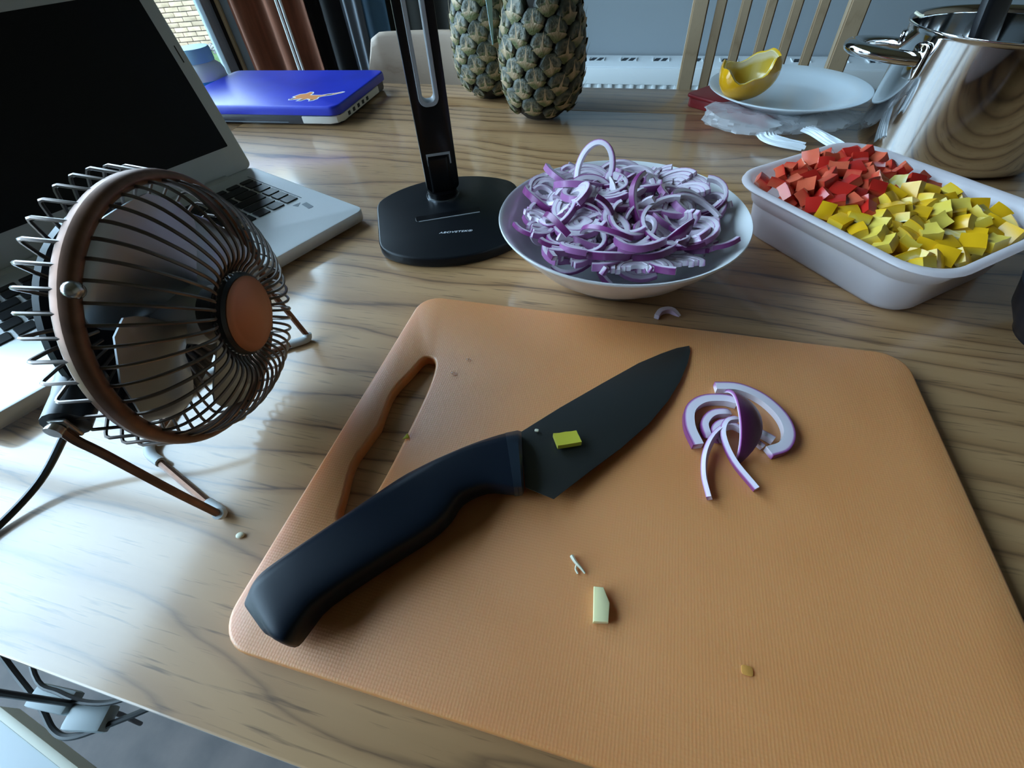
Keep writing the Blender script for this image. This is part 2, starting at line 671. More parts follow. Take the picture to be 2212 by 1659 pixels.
tag(obj('dark_curtain', curtain(-0.96, -0.46, 1.745, 0.022, 3.6, 0.02, 2.2, ph=2.0), 'dark_olive_cloth'), 'dark grey-brown curtain hanging behind the pineapples', 'curtain')

# ------------------------------------------------------------------ radiator on the back wall
mat('radiator_enamel', (0.74, 0.78, 0.80), 0.35)
mat('slot_dark', (0.02, 0.03, 0.04), 0.7)
RZ = T - 0.133
t = thing('radiator', 'white panel radiator with fluted front below the grey wall', 'radiator', (0.35, 1.73, 0))
X0, X1 = -0.78, 0.95
fy = -0.075
bm = bmesh.new()
box(bm, X0, X1, fy, fy + 0.012, 0.17, RZ - 0.006, 0.003)
obj('front_panel', bm, 'radiator_enamel', t)
obj('rear_panel', B(X0, X1, 0.045, 0.057, 0.17, RZ - 0.006, 0.003), 'radiator_enamel', t)
top = obj('top_grille', B(X0 - .004, X1 + .004, fy + 0.006, 0.062, RZ - 0.008, RZ, 0.002), 'radiator_enamel', t)
for s_ in (X0 - 0.004, X1):
    obj('side_cover', B(s_, s_ + 0.004, fy + .004, 0.06, 0.19, RZ - 0.008), 'radiator_enamel', t)
obj('upper_band', B(X0, X1, fy - 0.008, fy + 0.002, RZ - 0.044, RZ - 0.001, 0.003), 'radiator_enamel', t)
ridge = mk(B(-0.0065, 0.0065, -0.007, 0.002, 0.18, RZ - 0.043, 0.003, 2))
ridge.materials.append(MATS['radiator_enamel'])
nfl = int((X1 - X0) / 0.0333)
for i in range(nfl + 1):
    obj('ridge', ridge, None, t, (X0 + 0.008 + i * 0.0333, fy, 0))
slot = mk(prism([(-.011, -.016), (.003, -.016), (.011, .016), (-.003, .016)], 0, 0.0006))
slot.materials.append(MATS['slot_dark'])
rimsl = bmesh.new()
for sx in (-1, 1):
    box(rimsl, sx * 0.024 - .0015, sx * 0.024 + .0015, -.02, .02, 0, .003)
rimsl = mk(rimsl)
rimsl.materials.append(MATS['radiator_enamel'])
for i in range(int((X1 - X0) / 0.1)):
    x = X0 + 0.05 + i * 0.1
    for dx in (-0.011, 0.011):
        obj('grille_slot', slot, None, top, (x + dx, 0.012, RZ))
    obj('slot_rim', rimsl, None, top, (x, 0.012, RZ))
obj('pipe', tube([(X0 + 0.05, -0.01, 0.0), (X0 + 0.05, -0.01, 0.19)], 0.008, 10), 'radiator_enamel', t)
for x in (X0 + 0.3, X1 - 0.3):
    obj('wall_bracket', B(x - .02, x + .02, 0.055, 0.0695, 0.25, 0.5), 'radiator_enamel', t)

# ------------------------------------------------------------------ dining table
wood_mat('table_oak', (0.45, 0.255, 0.115), (0.32, 0.163, 0.066), (0.070, 0.028, 0.011), 0.46, 30.0, 'x', 3.0, coat=1.0, pores=0.6, wav=1.15)
wood_mat('table_under', (0.20, 0.12, 0.07), (0.15, 0.09, 0.05), (0.09, 0.05, 0.03), 0.55, 30.0, 'x', 5.0)
TX0, TX1, TY0, TY1, SEAM_Y, SEAM_X = -1.12, 0.78, -0.026, 0.96, 0.835, -0.69
t = thing('dining_table', 'large oak dining table with varnished grain holding all the food', 'table', (0, 0, 0))


def plank(x0, x1, y0, y1):
    w, h = x1 - x0, y1 - y0
    return obj('plank', prism(rrect(w - 0.0006, h - 0.0006, 0.0008, 1), -0.026, 0.0, 0.0012, 2), 'table_oak', t, ((x0 + x1) / 2, (y0 + y1) / 2, T))


plank(SEAM_X, TX1, TY0, SEAM_Y)
plank(TX0, SEAM_X, TY0, SEAM_Y)
plank(TX0, TX1, SEAM_Y, TY1)
for y in (TY0 + 0.07, TY1 - 0.09):
    obj('apron', B(TX0 + 0.12, TX1 - 0.12, y, y + 0.02, T - 0.11, T - 0.026), 'table_under', t)
for x in (TX0 + 0.08, TX1 - 0.10):
    obj('apron', B(x, x + 0.02, TY0 + 0.09, TY1 - 0.09, T - 0.11, T - 0.026), 'table_under', t)
for x in (TX0 + 0.06, TX1 - 0.13):
    for y in (TY0 + 0.05, TY1 - 0.12):
        obj('leg', B(x, x + 0.07, y, y + 0.07, 0.0, T - 0.026, 0.006), 'table_under', t)

# ------------------------------------------------------------------ chairs behind the table
wood_mat('beech', (0.50, 0.38, 0.29), (0.44, 0.32, 0.235), (0.34, 0.23, 0.16), 0.55, 26.0, 'x', 9.0, pores=0.12, wav=1.6, ring_amt=0.8)
wood_mat('pine_slat', (0.45, 0.33, 0.21), (0.40, 0.28, 0.17), (0.30, 0.20, 0.11), 0.5, 60.0, 'z', 9.0, pores=0.15, wav=0.5, ring_amt=0.6)


def chair_frame(t, w, d, mt, seat_z=0.45):
    obj('seat', prism(rrect(w, d, 0.03), seat_z - 0.022, seat_z, 0.006, 2), mt, t, (0, -d / 2, 0))
    for x in (-w / 2 + .025, w / 2 - .025):
        obj('leg', B(x - .016, x + .016, -d + .01, -d + .042, 0, seat_z - .022, .004), mt, t)
        obj('leg', B(x - .016, x + .016, -0.03, 0.004, 0, seat_z - .022, .004), mt, t)


t = thing('dining_chair', 'pale wooden dining chair with a broad curved top rail, pushed in behind the pineapples', 'chair', (-0.40, 1.05, 0), R(-3))
chair_frame(t, 0.40, 0.40, 'beech')
bm = bmesh.new()
L = []
for i in range(25):
    u = -1 + 2 * i / 24
    x = 0.20 * u
    y = 0.035 * (1 - u * u) - 0.012
    hh = 0.062 * math.sqrt(max(0.0, 1 - max(0, (abs(u) - 0.80) / 0.2) ** 2.4)) + 0.004
    zc = T + 0.062 - 0.062
    ring = []
    for k in range(16):
        a = 2 * pi * k / 16
        cy, cz = math.cos(a), math.sin(a)
        ring.append((x, y + 0.011 * math.copysign(abs(cy) ** 0.5, cy), zc + hh * math.copysign(abs(cz) ** 0.35, cz)))
    L.append(ring)
loft(bm, L)
obj('top_rail', bm, 'beech', t, (0, 0, 0), sharp=60)
for x in (-0.15, 0.15):
    obj('back_post', B(x - .014, x + .014, 0.0, 0.02, 0.43, T - 0.05, .004), 'beech', t)
obj('lower_rail', B(-0.15, 0.15, 0.002, 0.018, 0.58, 0.62, .004), 'beech', t)

t = thing('slatted_chair', 'tall slat-backed wooden chair standing behind the white plate', 'chair', (0.235, 1.27, 0), R(0))
chair_frame(t, 0.38, 0.38, 'pine_slat')
lean = math.tan(R(7))


def lean_bar(x0, x1, y0, y1, z0, z1, dx=0.0, bev=0.003):
    bm = bmesh.new()
    L = []
    for z in (z0, z1):
        oy = (z - 0.45) * lean
        ox = dx * (z - z0)
        L.append([(x + ox, y + oy, z) for x, y in ((x0, y0), (x1, y0), (x1, y1), (x0, y1))])
    loft(bm, L)
    bmesh.ops.bevel(bm, geom=[e for e in bm.edges], offset=bev, segments=2, affect='EDGES')
    return bm


obj('back_post', lean_bar(-0.172, -0.139, -0.004, 0.022, 0.44, 1.02), 'pine_slat', t)
obj('back_post', lean_bar(0.136, 0.172, -0.004, 0.022, 0.44, 1.02), 'pine_slat', t)
for i in range(5):
    x = -0.112 + i * 0.0505
    obj('slat', lean_bar(x - .0105, x + .0105, 0.004, 0.016, 0.47, 0.99), 'pine_slat', t)
obj('top_rail', lean_bar(-0.175, 0.175, -0.002, 0.024, 0.99, 1.06), 'pine_slat', t)
obj('lower_rail', lean_bar(-0.139, 0.136, 0.0, 0.02, 0.45, 0.48), 'pine_slat', t)

# ------------------------------------------------------------------ open silver laptop
mat('silver', (0.90, 0.92, 0.94), 0.50, 0.45)
mat('silver_bezel', (0.60, 0.63, 0.65), 0.45, 0.2)
mat('black_glass', (0.004, 0.005, 0.007), 0.30, spec=0.22)
mat('key_black', (0.010, 0.011, 0.013), 0.42)
mat('dark_rubber', (0.02, 0.02, 0.022), 0.7)
mat('mark_grey', (0.22, 0.26, 0.30), 0.5)
wv, dv = Vector((-0.369, -0.93, 0)), Vector((-0.93, 0.369, 0))
LW, LD = 0.385, 0.236
fr = Vector((-0.302, 0.435, 0))
ctr = fr + wv * (LW / 2) + dv * (LD / 2)
t = thing('open_laptop', 'open silver laptop with black keys and a dark blank screen', 'laptop', (ctr.x, ctr.y, T), math.atan2(0.93, 0.369))
LH = 0.016
body = obj('base', prism(rrect(LW, LD, 0.010, 6), 0.0015, LH, 0.0015, 2, 0.005), 'silver', t)
for sx in (-1, 1):
    for sy in (-1, 1):
        obj('foot', lathe([(0, 0), (.006, 0), (.006, .002), (0, .002)], 12), 'dark_rubber', t, (sx * (LW / 2 - .03), sy * (LD / 2 - .03), 0))
KX1 = LW / 2 - 0.024          # right end of the key field
KY0 = -LD / 2 + 0.090
kp = 0.0192
rows_ = [  # widths of the keys of each row from the right end, in key pitches
    [1.0, 1.0, 1.0, 1.0, 1.0, 1.0, 4.6, 1.0, 1.0, 1.0, 1.0, 1.0, 1.0],
    [1.0, 2.0] + [1.0] * 10 + [1.9, 1.0],
    [1.0, 2.0] + [1.0] * 11 + [1.7],
    [1.0, 1.4] + [1.0] * 12 + [1.4],
    [1.0, 2.0] + [1.0] * 13,
    [1.0] * 16]
kshapes = {}
for ri, row in enumerate(rows_):
    x = KX1
    y = KY0 + ri * kp
    hgt = kp if ri < 5 else 0.013
    for w in row:
        if x - w * kp < -LW / 2 + 0.016:
            break
        key = (w, hgt)
        if key not in kshapes:
            kshapes[key] = mk(prism(rrect(w * kp - 0.0032, hgt - 0.0032, 0.0018, 3), 0.0, 0.0014, 0.0005, 1, 0.0))
            kshapes[key].materials.append(MATS['key_black'])
        obj('key', kshapes[key], None, t, (x - w * kp / 2, y + hgt / 2, LH))
        x -= w * kp
obj('keyboard_edge', B(KX1 + 0.001, KX1 + 0.002, KY0, KY0 + 0.118, LH, LH + 0.0003), 'mark_grey', t)
obj('trackpad', prism(rrect(0.105, 0.062, 0.004, 3), LH, LH + 0.0003), 'silver', t, (-0.02, -LD / 2 + 0.045, 0))
mk_ = obj('palm_mark', plate([(-.004, -.004), (.004, -.004), (0.0, .005)], LH, 0.0003), 'mark_grey', t, (LW / 2 - 0.036, -LD / 2 + 0.079, 0), (0, 0, R(-75)))
obj('palm_mark', plate(rrect(0.0065, 0.017, 0.0006, 1), LH, 0.0003), 'mark_grey', t, (LW / 2 - 0.031, -LD / 2 + 0.066, 0), (0, 0, R(-8)))
obj('hinge', tube([(-LW / 2 + .04, LD / 2 - .006, LH - .002), (LW / 2 - .04, LD / 2 - .006, LH - .002)], 0.0055, 10), 'silver_bezel', t)
lid = obj('lid', prism(rrect(LW, 0.214, 0.008, 5, 0, 0.107), -0.006, 0.0, 0.0012, 2), 'silver_bezel', t, (0, LD / 2 - 0.004, LH + 0.0005), (R(75), 0, 0))
obj('screen', prism(rrect(LW - 0.030, 0.160, 0.001, 1, 0, 0.111), 0.0, 0.0003), 'black_glass', lid)
obj('bezel_slot', prism(rrect(0.0012, 0.017, 0.0005, 2), 0.0, 0.0004), 'dark_rubber', lid, (LW / 2 - 0.0075, 0.131, 0))

# ------------------------------------------------------------------ closed blue laptop
mat('blue_shell', (0.012, 0.028, 0.50), 0.38, coat=0.15, coat_rough=0.3)
noise_mix(MATS['blue_shell'], (0.011, 0.026, 0.46), (0.014, 0.034, 0.56), 12, (1, 1, 1), 4)
mat('laptop_black', (0.016, 0.017, 0.025), 0.4)
mat('laptop_white', (0.72, 0.70, 0.66), 0.4)
mat('sticker_white', (0.85, 0.86, 0.88), 0.5)
mat('sticker_orange', (0.72, 0.24, 0.045), 0.5)
mat('sticker_brown', (0.14, 0.06, 0.03), 0.5)
t = thing('closed_laptop', 'closed laptop with a shiny blue lid and a fox sticker', 'laptop', (-0.665, 0.818, T), R(3.0))
BW, BD = 0.332, 0.214
obj('base', prism(rrect(BW - .006, BD - .006, 0.018, 6), 0.001, 0.0165, 0.002, 2, 0.004), 'laptop_black', t)
obj('lid', prism(rrect(BW, BD, 0.018, 6), 0.0165, 0.030, 0.004, 3, 0.001), 'blue_shell', t)
obj('corner_strip', prism([(BW / 2 - .070, -BD / 2 + .0005), (BW / 2 - .020, -BD / 2 + .0005), (BW / 2 - .008, -BD / 2 + .006), (BW / 2 - .0015, -BD / 2 + .02), (BW / 2 - .0015, BD / 2 - .045), (BW / 2 - .01, BD / 2 - .045), (BW / 2 - .03, -BD / 2 + .03), (BW / 2 - .07, -BD / 2 + .01)], 0.004, 0.0150, 0.0008, 1), 'laptop_white', t)['label'] = 'white edge of the base with dark sockets'
for k in range(5):
    obj('socket', B(BW / 2 - .003, BW / 2 - .0008, -BD / 2 + .035 + k * .019, -BD / 2 + .043 + k * .019, 0.007, 0.0125), 'dark_rubber', t)
obj('front_line', B(-BW / 2 + .03, BW / 2 - .10, -BD / 2 + .0022, -BD / 2 + .004, 0.0046, 0.0054), 'mark_grey', t)
# fox sticker: white outline, orange body, dark feet
fox = [(-0.034, .000), (-0.026, .010), (-0.016, .012), (-0.012, .018), (-0.004, .017), (-0.001, .012), (-0.002, .006), (.006, .005), (.018, .004), (.026, .008), (.038, .010), (.050, .015), (.056, .014), (.050, .009), (.038, .003), (.024, -.001), (.018, -.004), (.019, -.010), (.014, -.016), (.006, -.018), (.004, -.012), (-.001, -.010), (-.008, -.016), (-.018, -.016), (-.014, -.009), (-.024, -.011), (-.034, -.012), (-.036, -.008), (-.028, -.003)]
fox = [(x, y * 1.45) for x, y in reversed(fox)]
stk = obj('sticker', plate(fox, 0.030, 0.0003), 'sticker_white', t, (0.093, -0.056, 0), (0, 0, R(6)))
obj('fox_print', plate(inset(fox, 0.0024), 0.0303, 0.0001), 'sticker_orange', stk)
for q in ([(-.034, -.0095), (-.026, -.0105), (-.024, -.0075), (-.033, -.0070)], [(-.015, -.0145), (-.009, -.0145), (-.004, -.0105), (-.010, -.0105)],
          [(.026, .0015), (.036, .0045), (.036, .0075), (.026, .0055)], [(.0065, -.016), (.012, -.0145), (.012, -.0115), (.007, -.012)]):
    obj('fox_foot', plate([(x, y * 1.45) for x, y in q], 0.0304, 0.0001), 'sticker_brown', stk)

# ------------------------------------------------------------------ jar behind the blue laptop
mat('jar_white', (0.80, 0.84, 0.84), 0.35, sss=0.2, sss_rad=(.01, .01, .01))
mat('jar_lid_blue', (0.28, 0.52, 0.66), 0.4)
mat('jar_label_blue', (0.02, 0.32, 0.66), 0.4)
t = thing('plastic_jar', 'squat white plastic jar with a pale blue screw lid behind the laptops', 'jar', (-0.885, 0.880, T))
obj('body', lathe([(0, 0), (.036, 0), (.040, .004), (.041, .012), (.041, .036), (.038, .044), (.030, .051), (.027, .056), (0, .056)], 40), 'jar_white', t)
bm = lathe([(.0305, .053), (.031, .055), (.031, .072), (.029, .076), (0, .077)], 48)
obj('lid', bm, 'jar_lid_blue', t)
obj('label_band', lathe([(.0413, .010), (.0416, .011), (.0416, .024), (.0413, .025)], 40), 'jar_label_blue', t)

# ------------------------------------------------------------------ desk lamp
mat('lamp_black', (0.004, 0.005, 0.007), 0.36, spec=0.22)
mat('lamp_stem_black', (0.003, 0.003, 0.004), 0.30, spec=0.28)
mat('lamp_grey', (0.36, 0.38, 0.40), 0.4)
mat('lamp_edge', (0.45, 0.48, 0.52), 0.25, 0.9)
mat('print_white', (0.75, 0.78, 0.82), 0.5)
lu, lp = Vector((0.463, -0.886, 0)), Vector((0.886, 0.463, 0))
t = thing('desk_lamp', 'black desk lamp with a slotted upright arm on a flat rounded base', 'lamp', (-0.198, 0.450, T), math.atan2(0.463, 0.886))
# local x runs along the base, local y points away from the viewer
outl = []
Rb, cut = 0.0945, 0.086
for i in range(72):
    a = 2 * pi * i / 72
    x, y = 0.104 * math.cos(a), Rb * math.sin(a)
    outl.append((max(-cut, min(cut, x)), y))
# soften the clipped corners
for _ in range(3):
    outl = [tuple((Vector(outl[i - 1]) + 2 * Vector(outl[i]) + Vector(outl[(i + 1) % 72])) / 4) for i in range(72)]
obj('base', prism(outl, 0.0, 0.012, 0.0022, 3, 0.004), 'lamp_black', t)
obj('pen_groove', prism(rrect(0.075, 0.012, 0.003, 3), 0.0119, 0.0124, 0.0004, 1, 0.0), 'lamp_stem_black', t, (-0.0055, -0.004, 0))
obj('groove_lip', B(-0.040, 0.030, -0.0112, -0.0104, 0.012, 0.0128), 'lamp_grey', t)
SX, SY = -0.005, 0.047
obj('collar', lathe([(.0185, .012), (.0185, .0128), (.0178, .0135), (.0178, .020), (0, .020)], 36), 'lamp_stem_black', t, (SX, SY, 0))
obj('collar_ring', lathe([(.0190, .012), (.0200, .012), (.0200, .0132), (.0190, .0132)], 40), 'lamp_edge', t, (SX, SY, 0))
obj('knuckle', B(-0.0125, 0.0125, -0.010, 0.010, 0.018, 0.060, 0.004, 3), 'lamp_stem_black', t, (SX, SY, 0))
# slotted arm: a tall slab with a long slot, built flat and stood up
AH = 0.40
arm = filled([(x, y) for x, y in rrect(0.0385, AH, 0.006, 4, 0, AH / 2)], [(x, y) for x, y in rrect(0.0215, AH - 0.110, 0.0085, 6, 0.0, 0.088 + (AH - 0.110) / 2)], 0.0, 0.016, 0.0012, 2)
am = obj('arm', arm, 'lamp_stem_black', t, (SX + 0.0015, SY + 0.008, 0.0205), (R(90), 0, 0))
trim = filled(rrect(0.0213, AH - 0.1102, 0.0084, 6, 0.0, 0.088 + (AH - 0.110) / 2), rrect(0.0125, AH - 0.119, 0.0050, 6, 0.0, 0.088 + (AH - 0.110) / 2), 0.0005, 0.0163, 0.0006, 1)
obj('slot_trim', trim, 'lamp_grey', am)['label'] = 'light grey lining of the slot'
hin = bmesh.new()
box(hin, -0.0125, 0.0125, .040, .0425, 0.0158, 0.0168)
box(hin, -0.0135, -0.012, .030, .0425, 0.0158, 0.0168)
box(hin, 0.012, 0.0135, .030, .0425, 0.0158, 0.0168)
obj('hinge_clip', hin, 'lamp_grey', am)
# lettering on the base
cu = bpy.data.curves.new('lettering', 'FONT')
cu.body = 'ABOVETEK®'
cu.size = 0.0078
cu.shear = 0.25
cu.space_character = 1.05
cu.extrude = 0.00005
tmp = bpy.data.objects.new('tmp', cu)
COL.objects.link(tmp)
dg = bpy.context.evaluated_depsgraph_get()
tm = bpy.data.meshes.new_from_object(tmp.evaluated_get(dg))
bpy.data.objects.remove(tmp, do_unlink=True)
xs = [v.co.x for v in tm.vertices]
sc_ = 0.0365 / (max(xs) - min(xs))
for v in tm.vertices:
    v.co = Vector(((v.co.x - min(xs)) * sc_, v.co.y * 0.62, v.co.z))
tm.materials.clear()
tm.materials.append(MATS['print_white'])
obj('lettering', tm, None, t, (-0.0212, -0.0430, 0.0121), (0, 0, R(-10)))

# ------------------------------------------------------------------ pineapples
m = mat('pineapple_eye', (0.2, 0.2, 0.1), 0.55)
vcol(m, 'tone', [(0.0, (0.006, 0.005, 0.004)), (0.22, (0.030, 0.034, 0.022)), (0.42, (0.085, 0.090, 0.062)), (0.58, (0.22, 0.175, 0.11)), (0.74, (0.085, 0.105, 0.028)), (0.88, (0.36, 0.26, 0.15)), (1.0, (0.52, 0.38, 0.24))])
bump(m, 300, 0.8, 0.0016)
mat('pineapple_core', (0.022, 0.016, 0.010), 0.8)
mat('pineapple_leaf', (0.08, 0.17, 0.05), 0.5)
mat('paper_tag', (0.45, 0.70, 0.74), 0.6)


def set_tone(me, tones):
    at = me.attributes.new('tone', 'FLOAT', 'POINT')
    at.data.foreach_set('value', tones)


def eye_mesh(seed, size=0.0182):
    """one fruitlet: raised dome, paler lower bract, spine; local z outward, y up the fruit"""
    q = random.Random(seed)
    bm = bmesh.new()
    tones = {}

    def V(p, t_):
        v = bm.verts.new(p)
        tones[v] = t_
        return v
    n = 12
    rings = []
    prof = [(1.02, -0.0050, 0.0), (0.95, -0.0002, 0.08), (0.84, 0.0026, 0.26), (0.60, 0.0034, 0.46), (0.36, 0.0024, 0.36), (0.16, 0.0030, 0.55)]
    for rr, z, t_ in prof:
        ring = []
        for i in range(n):
            a = 2 * pi * i / n
            w = 1 + 0.10 * math.cos(2 * a) + 0.05 * math.cos(6 * a) + q.uniform(-.05, .05) * (rr > .5)
            p = Vector((math.cos(a) * rr * size * w * 0.93, math.sin(a) * rr * size * w, z + q.uniform(-.0006, .0006)))
            tt = t_ + q.uniform(-.10, .14) * (t_ > .05)
            if t_ > 0.05 and math.sin(a) < -0.35:
                tt = 0.62 + 0.2 * q.random()
            ring.append(V(p, tt))
        rings.append(ring)
    for a, b in zip(rings, rings[1:]):
        for i in range(n):
            j = (i + 1) % n
            bm.faces.new((a[i], a[j], b[j], b[i]))
    c = V((0, 0, 0.0036), 0.5)
    for i in range(n):
        bm.faces.new((rings[-1][i], rings[-1][(i + 1) % n], c))
    # bract: a broad triangular flap from the lower edge, its spine bending upward over the centre
    s = size
    L0 = [V((x * s, -1.02 * s + abs(x) ** 2 * 0.62 * s, 0.0004), 0.70) for x in (-0.98, -0.5, 0, 0.5, 0.98)]
    L1 = [V((x * s, -0.62 * s + abs(x) ** 2 * 0.42 * s, 0.0046 + q.uniform(0, .0008)), 0.72 + 0.2 * q.random()) for x in (-0.80, -0.38, 0, 0.38, 0.80)]
    L2 = [V((x * s, -0.22 * s - abs(x) * 0.10 * s + q.uniform(-.06, .06) * s, 0.0054 + q.uniform(0, .0012)), 0.84 + .16 * q.random()) for x in (-0.46, -0.16, 0, 0.16, 0.46)]
    for a, b in ((L0, L1), (L1, L2)):
        for i in range(4):
            bm.faces.new((a[i], a[i + 1], b[i + 1], b[i]))
    bend = q.uniform(-.25, .25)
    tip = V((bend * s, (0.80 + q.uniform(-.2, .45)) * s, 0.0090 + q.uniform(-.001, .0050)), 1.0)
    mid = V((bend * 0.4 * s + 0.05 * s, 0.24 * s, 0.0076), 0.95)
    mid2 = V((bend * 0.4 * s - 0.05 * s, 0.24 * s, 0.0076), 0.95)
    bm.faces.new((L2[1], L2[2], mid2))
    bm.faces.new((L2[2], mid, mid2))
    bm.faces.new((L2[2], L2[3], mid))
    bm.faces.new((mid2, mid, tip))
    bm.verts.index_update()
    tl = [tones[v] for v in bm.verts]
    me = mk(bm, 55)
    set_tone(me, tl)
    me.materials.append(MATS['pineapple_eye'])
    return me


EYES = [eye_mesh(s) for s in range(9)]


def pineapple(label, loc, rmax, H, rotz, tilt=(0, 0)):
    t = thing('pineapple', label, 'pineapple', loc, rotz, 'pineapples at the far side of the table')
    t.rotation_euler = (tilt[0], tilt[1], rotz)

    def rad(z):
        u = z / H
        return rmax * (0.60 + 0.40 * (1 - (1 - min(1, u / 0.40)) ** 2.2)) * (1 - 0.30 * max(0, (u - 0.55) / 0.45) ** 2)
    obj('core', lathe([(0, 0.001)] + [(rad(H * k / 16) * (0.9 if k else 0.8) - 0.002, max(0.001, H * k / 16)) for k in range(17)] + [(0, H)], 32), 'pineapple_core', t)
    # spiral lattice of fruitlets
    n = int(H * 2 * pi * rmax * 0.93 / (0.0235 * 0.0205))
    ga = pi * (3 - math.sqrt(5))
    z = 0.0120
    k = 0
    while z < H - 0.004:
        r = rad(z)
        a = k * ga
        dr = (rad(min(H, z + .004)) - rad(max(0, z - .004))) / .008
        nrm = Vector((math.cos(a), math.sin(a), -dr)).normalized()
        up = Vector((0, 0, 1)) - nrm * nrm.z
        up.normalize()
        x = up.cross(nrm)
        M = Matrix((x, up, nrm)).transposed()
        sc = 0.94 + rng.uniform(-.05, .05)
        if z < 0.020:
            sc *= 0.72
        o = obj('fruitlet', EYES[rng.randrange(len(EYES))], None, t)
        pos = nrm * 0
        pos = Vector((math.cos(a) * (r - 0.003), math.sin(a) * (r - 0.003), z))
        o.matrix_basis = Matrix.Translation(pos) @ (M @ Matrix.Rotation(rng.uniform(-.12, .12), 3, 'Z')).to_4x4() @ Matrix.Diagonal((sc, sc, sc, 1))
        z += 0.0292 * 0.0262 / (2 * pi * r)
        k += 1
    # crown of leaves
    for i in range(26):
        a = i * ga
        rr = 0.028 * (1 - i / 30)
        ln = 0.07 + 0.05 * (i / 26)
        out = 1.2 - i / 26
        bm = bmesh.new()
        L = []
        for q in range(7):
            u = q / 6
            w = 0.011 * (1 - u) ** 0.8 + 0.0006
            p = Vector((rr + out * ln * (u * 0.55 + 0.3 * u * u), 0, ln * (u * (1.1 - 0.55 * u * out))))
            L.append([(p.x, -w, p.z + .002), (p.x, 0, p.z - .001), (p.x, w, p.z + .002), (p.x, 0, p.z + .0005)])
        loft(bm, L)
        obj('leaf', bm, 'pineapple_leaf', t, (0, 0, H - 0.004 + 0.012 * i / 26), (0, 0, a))
    return t


pF = pineapple('plump pineapple standing in front, with a pale blue-green tag by its top', (-0.168, 0.812, T), 0.0655, 0.165, 0.4)
pB = pineapple('pineapple half hidden behind the tagged one, by the chair rail', (-0.284, 0.906, T), 0.060, 0.165, 2.1)
bm = bmesh.new()
L = []
for k in range(9):
    u = k / 8
    p = Vector((-0.0685 - 0.004 * u, -0.030 + 0.004 * u, 0.100 + 0.085 * u))
    w = 0.001 + 0.0085 * u
    L.append([(p.x - w * .5, p.y - w * .8, p.z), (p.x + w * .5, p.y + w * .8, p.z), (p.x + w * .5 - .0005, p.y + w * .8 + .0003, p.z), (p.x - w * .5 - .0005, p.y - w * .8 + .0003, p.z)])
loft(bm, L)
tg = obj('paper_tag', bm, 'paper_tag', pF)
tg['label'] = 'pale blue-green pointed tag'
tg.rotation_euler = (0, 0, -0.4)

# ------------------------------------------------------------------ small desk fan
mat('copper', (0.20, 0.10, 0.065), 0.40, 0.65)
noise_mix(MATS['copper'], (0.15, 0.075, 0.048), (0.22, 0.11, 0.07), 90, (1, 1, 1), 3)
mat('copper_cap', (0.42, 0.17, 0.085), 0.45, 0.55)
mat('fan_wire', (0.17, 0.14, 0.125), 0.28, 0.85)
mat('fan_black', (0.012, 0.014, 0.018), 0.32)
mat('fan_blade', (0.40, 0.43, 0.46), 0.34, 0.85)
mat('foot_rubber', (0.62, 0.65, 0.66), 0.5)
mat('steel_bolt', (0.50, 0.48, 0.46), 0.25, 0.9)
mat('cable_black', (0.008, 0.009, 0.011), 0.45)
t = thing('desk_fan', 'small copper wire-cage desk fan on a bent wire stand', 'fan', (-0.2445, 0.1497, T), math.atan2(0.217, 0.976))
FC = Vector((0.0020, 0, 0.1000))
TILT = Matrix.Rotation(R(3.0), 3, 'Y')


def fpart(name, shape, mt, a=0.0, off=(0, 0, 0)):
    o = obj(name, shape, mt, t)
    o.matrix_basis = Matrix.Translation(FC) @ (TILT @ Matrix.Rotation(a, 3, 'X')).to_4x4() @ Matrix.Translation(off)
    return o


Rr = 0.0772
prof = []
for k in range(14):
    a = 2 * pi * k / 14
    prof.append((Rr - 0.0035 + 0.0038 * math.cos(a), 0.0060 * math.copysign(abs(math.sin(a)) ** 0.7, math.sin(a))))
prof.append(prof[0])
fpart('rim', lathe(prof, 96, axis='x'), 'copper')
fw = mk(tube(spline([(0.000, 0, .0720), (.010, 0, .0710), (.021, 0, .0645), (.0305, 0, .0530), (.0360, 0, .0405), (.0355, 0, .0325), (.0315, 0, .0275), (.0292, 0, .0225)], 4), 0.00092, 6))
fw.materials.append(MATS['fan_wire'])
bw = mk(tube([(0.000, 0, .0760), (-.0165, 0, .0785), (-.0188, 0, .0778), (-.0200, 0, .0758), (-.0230, 0, .066), (-.0245, 0, .050), (-.0255, 0, .036)], 0.00095, 6))
bw.materials.append(MATS['fan_wire'])
NW = 46
for i in range(NW):
    fpart('front_wire', fw, None, 2 * pi * i / NW)
    fpart('rear_wire', bw, None, 2 * pi * (i + 0.5) / NW)
fpart('hub_rim', lathe([(0.0, .0265), (.0225, .0265), (.0242, .0275), (.0242, .0330), (.0225, .0345), (.020, .0345)], 48, axis='x'), 'fan_black')
fpart('hub_cap', lathe([(.0222, .0335), (.0222, .0350), (.0205, .0362), (.0180, .0360), (.0165, .0366), (0, .0374)], 48, axis='x'), 'copper_cap')
bead = mk(ball(bmesh.new(), (0, 0, 0), 0.0011, 6, 4))
bead.materials.append(MATS['steel_bolt'])
for i in range(NW):
    fpart('hub_bead', bead, None, 2 * pi * i / NW, (0.0302, 0, 0.0243))
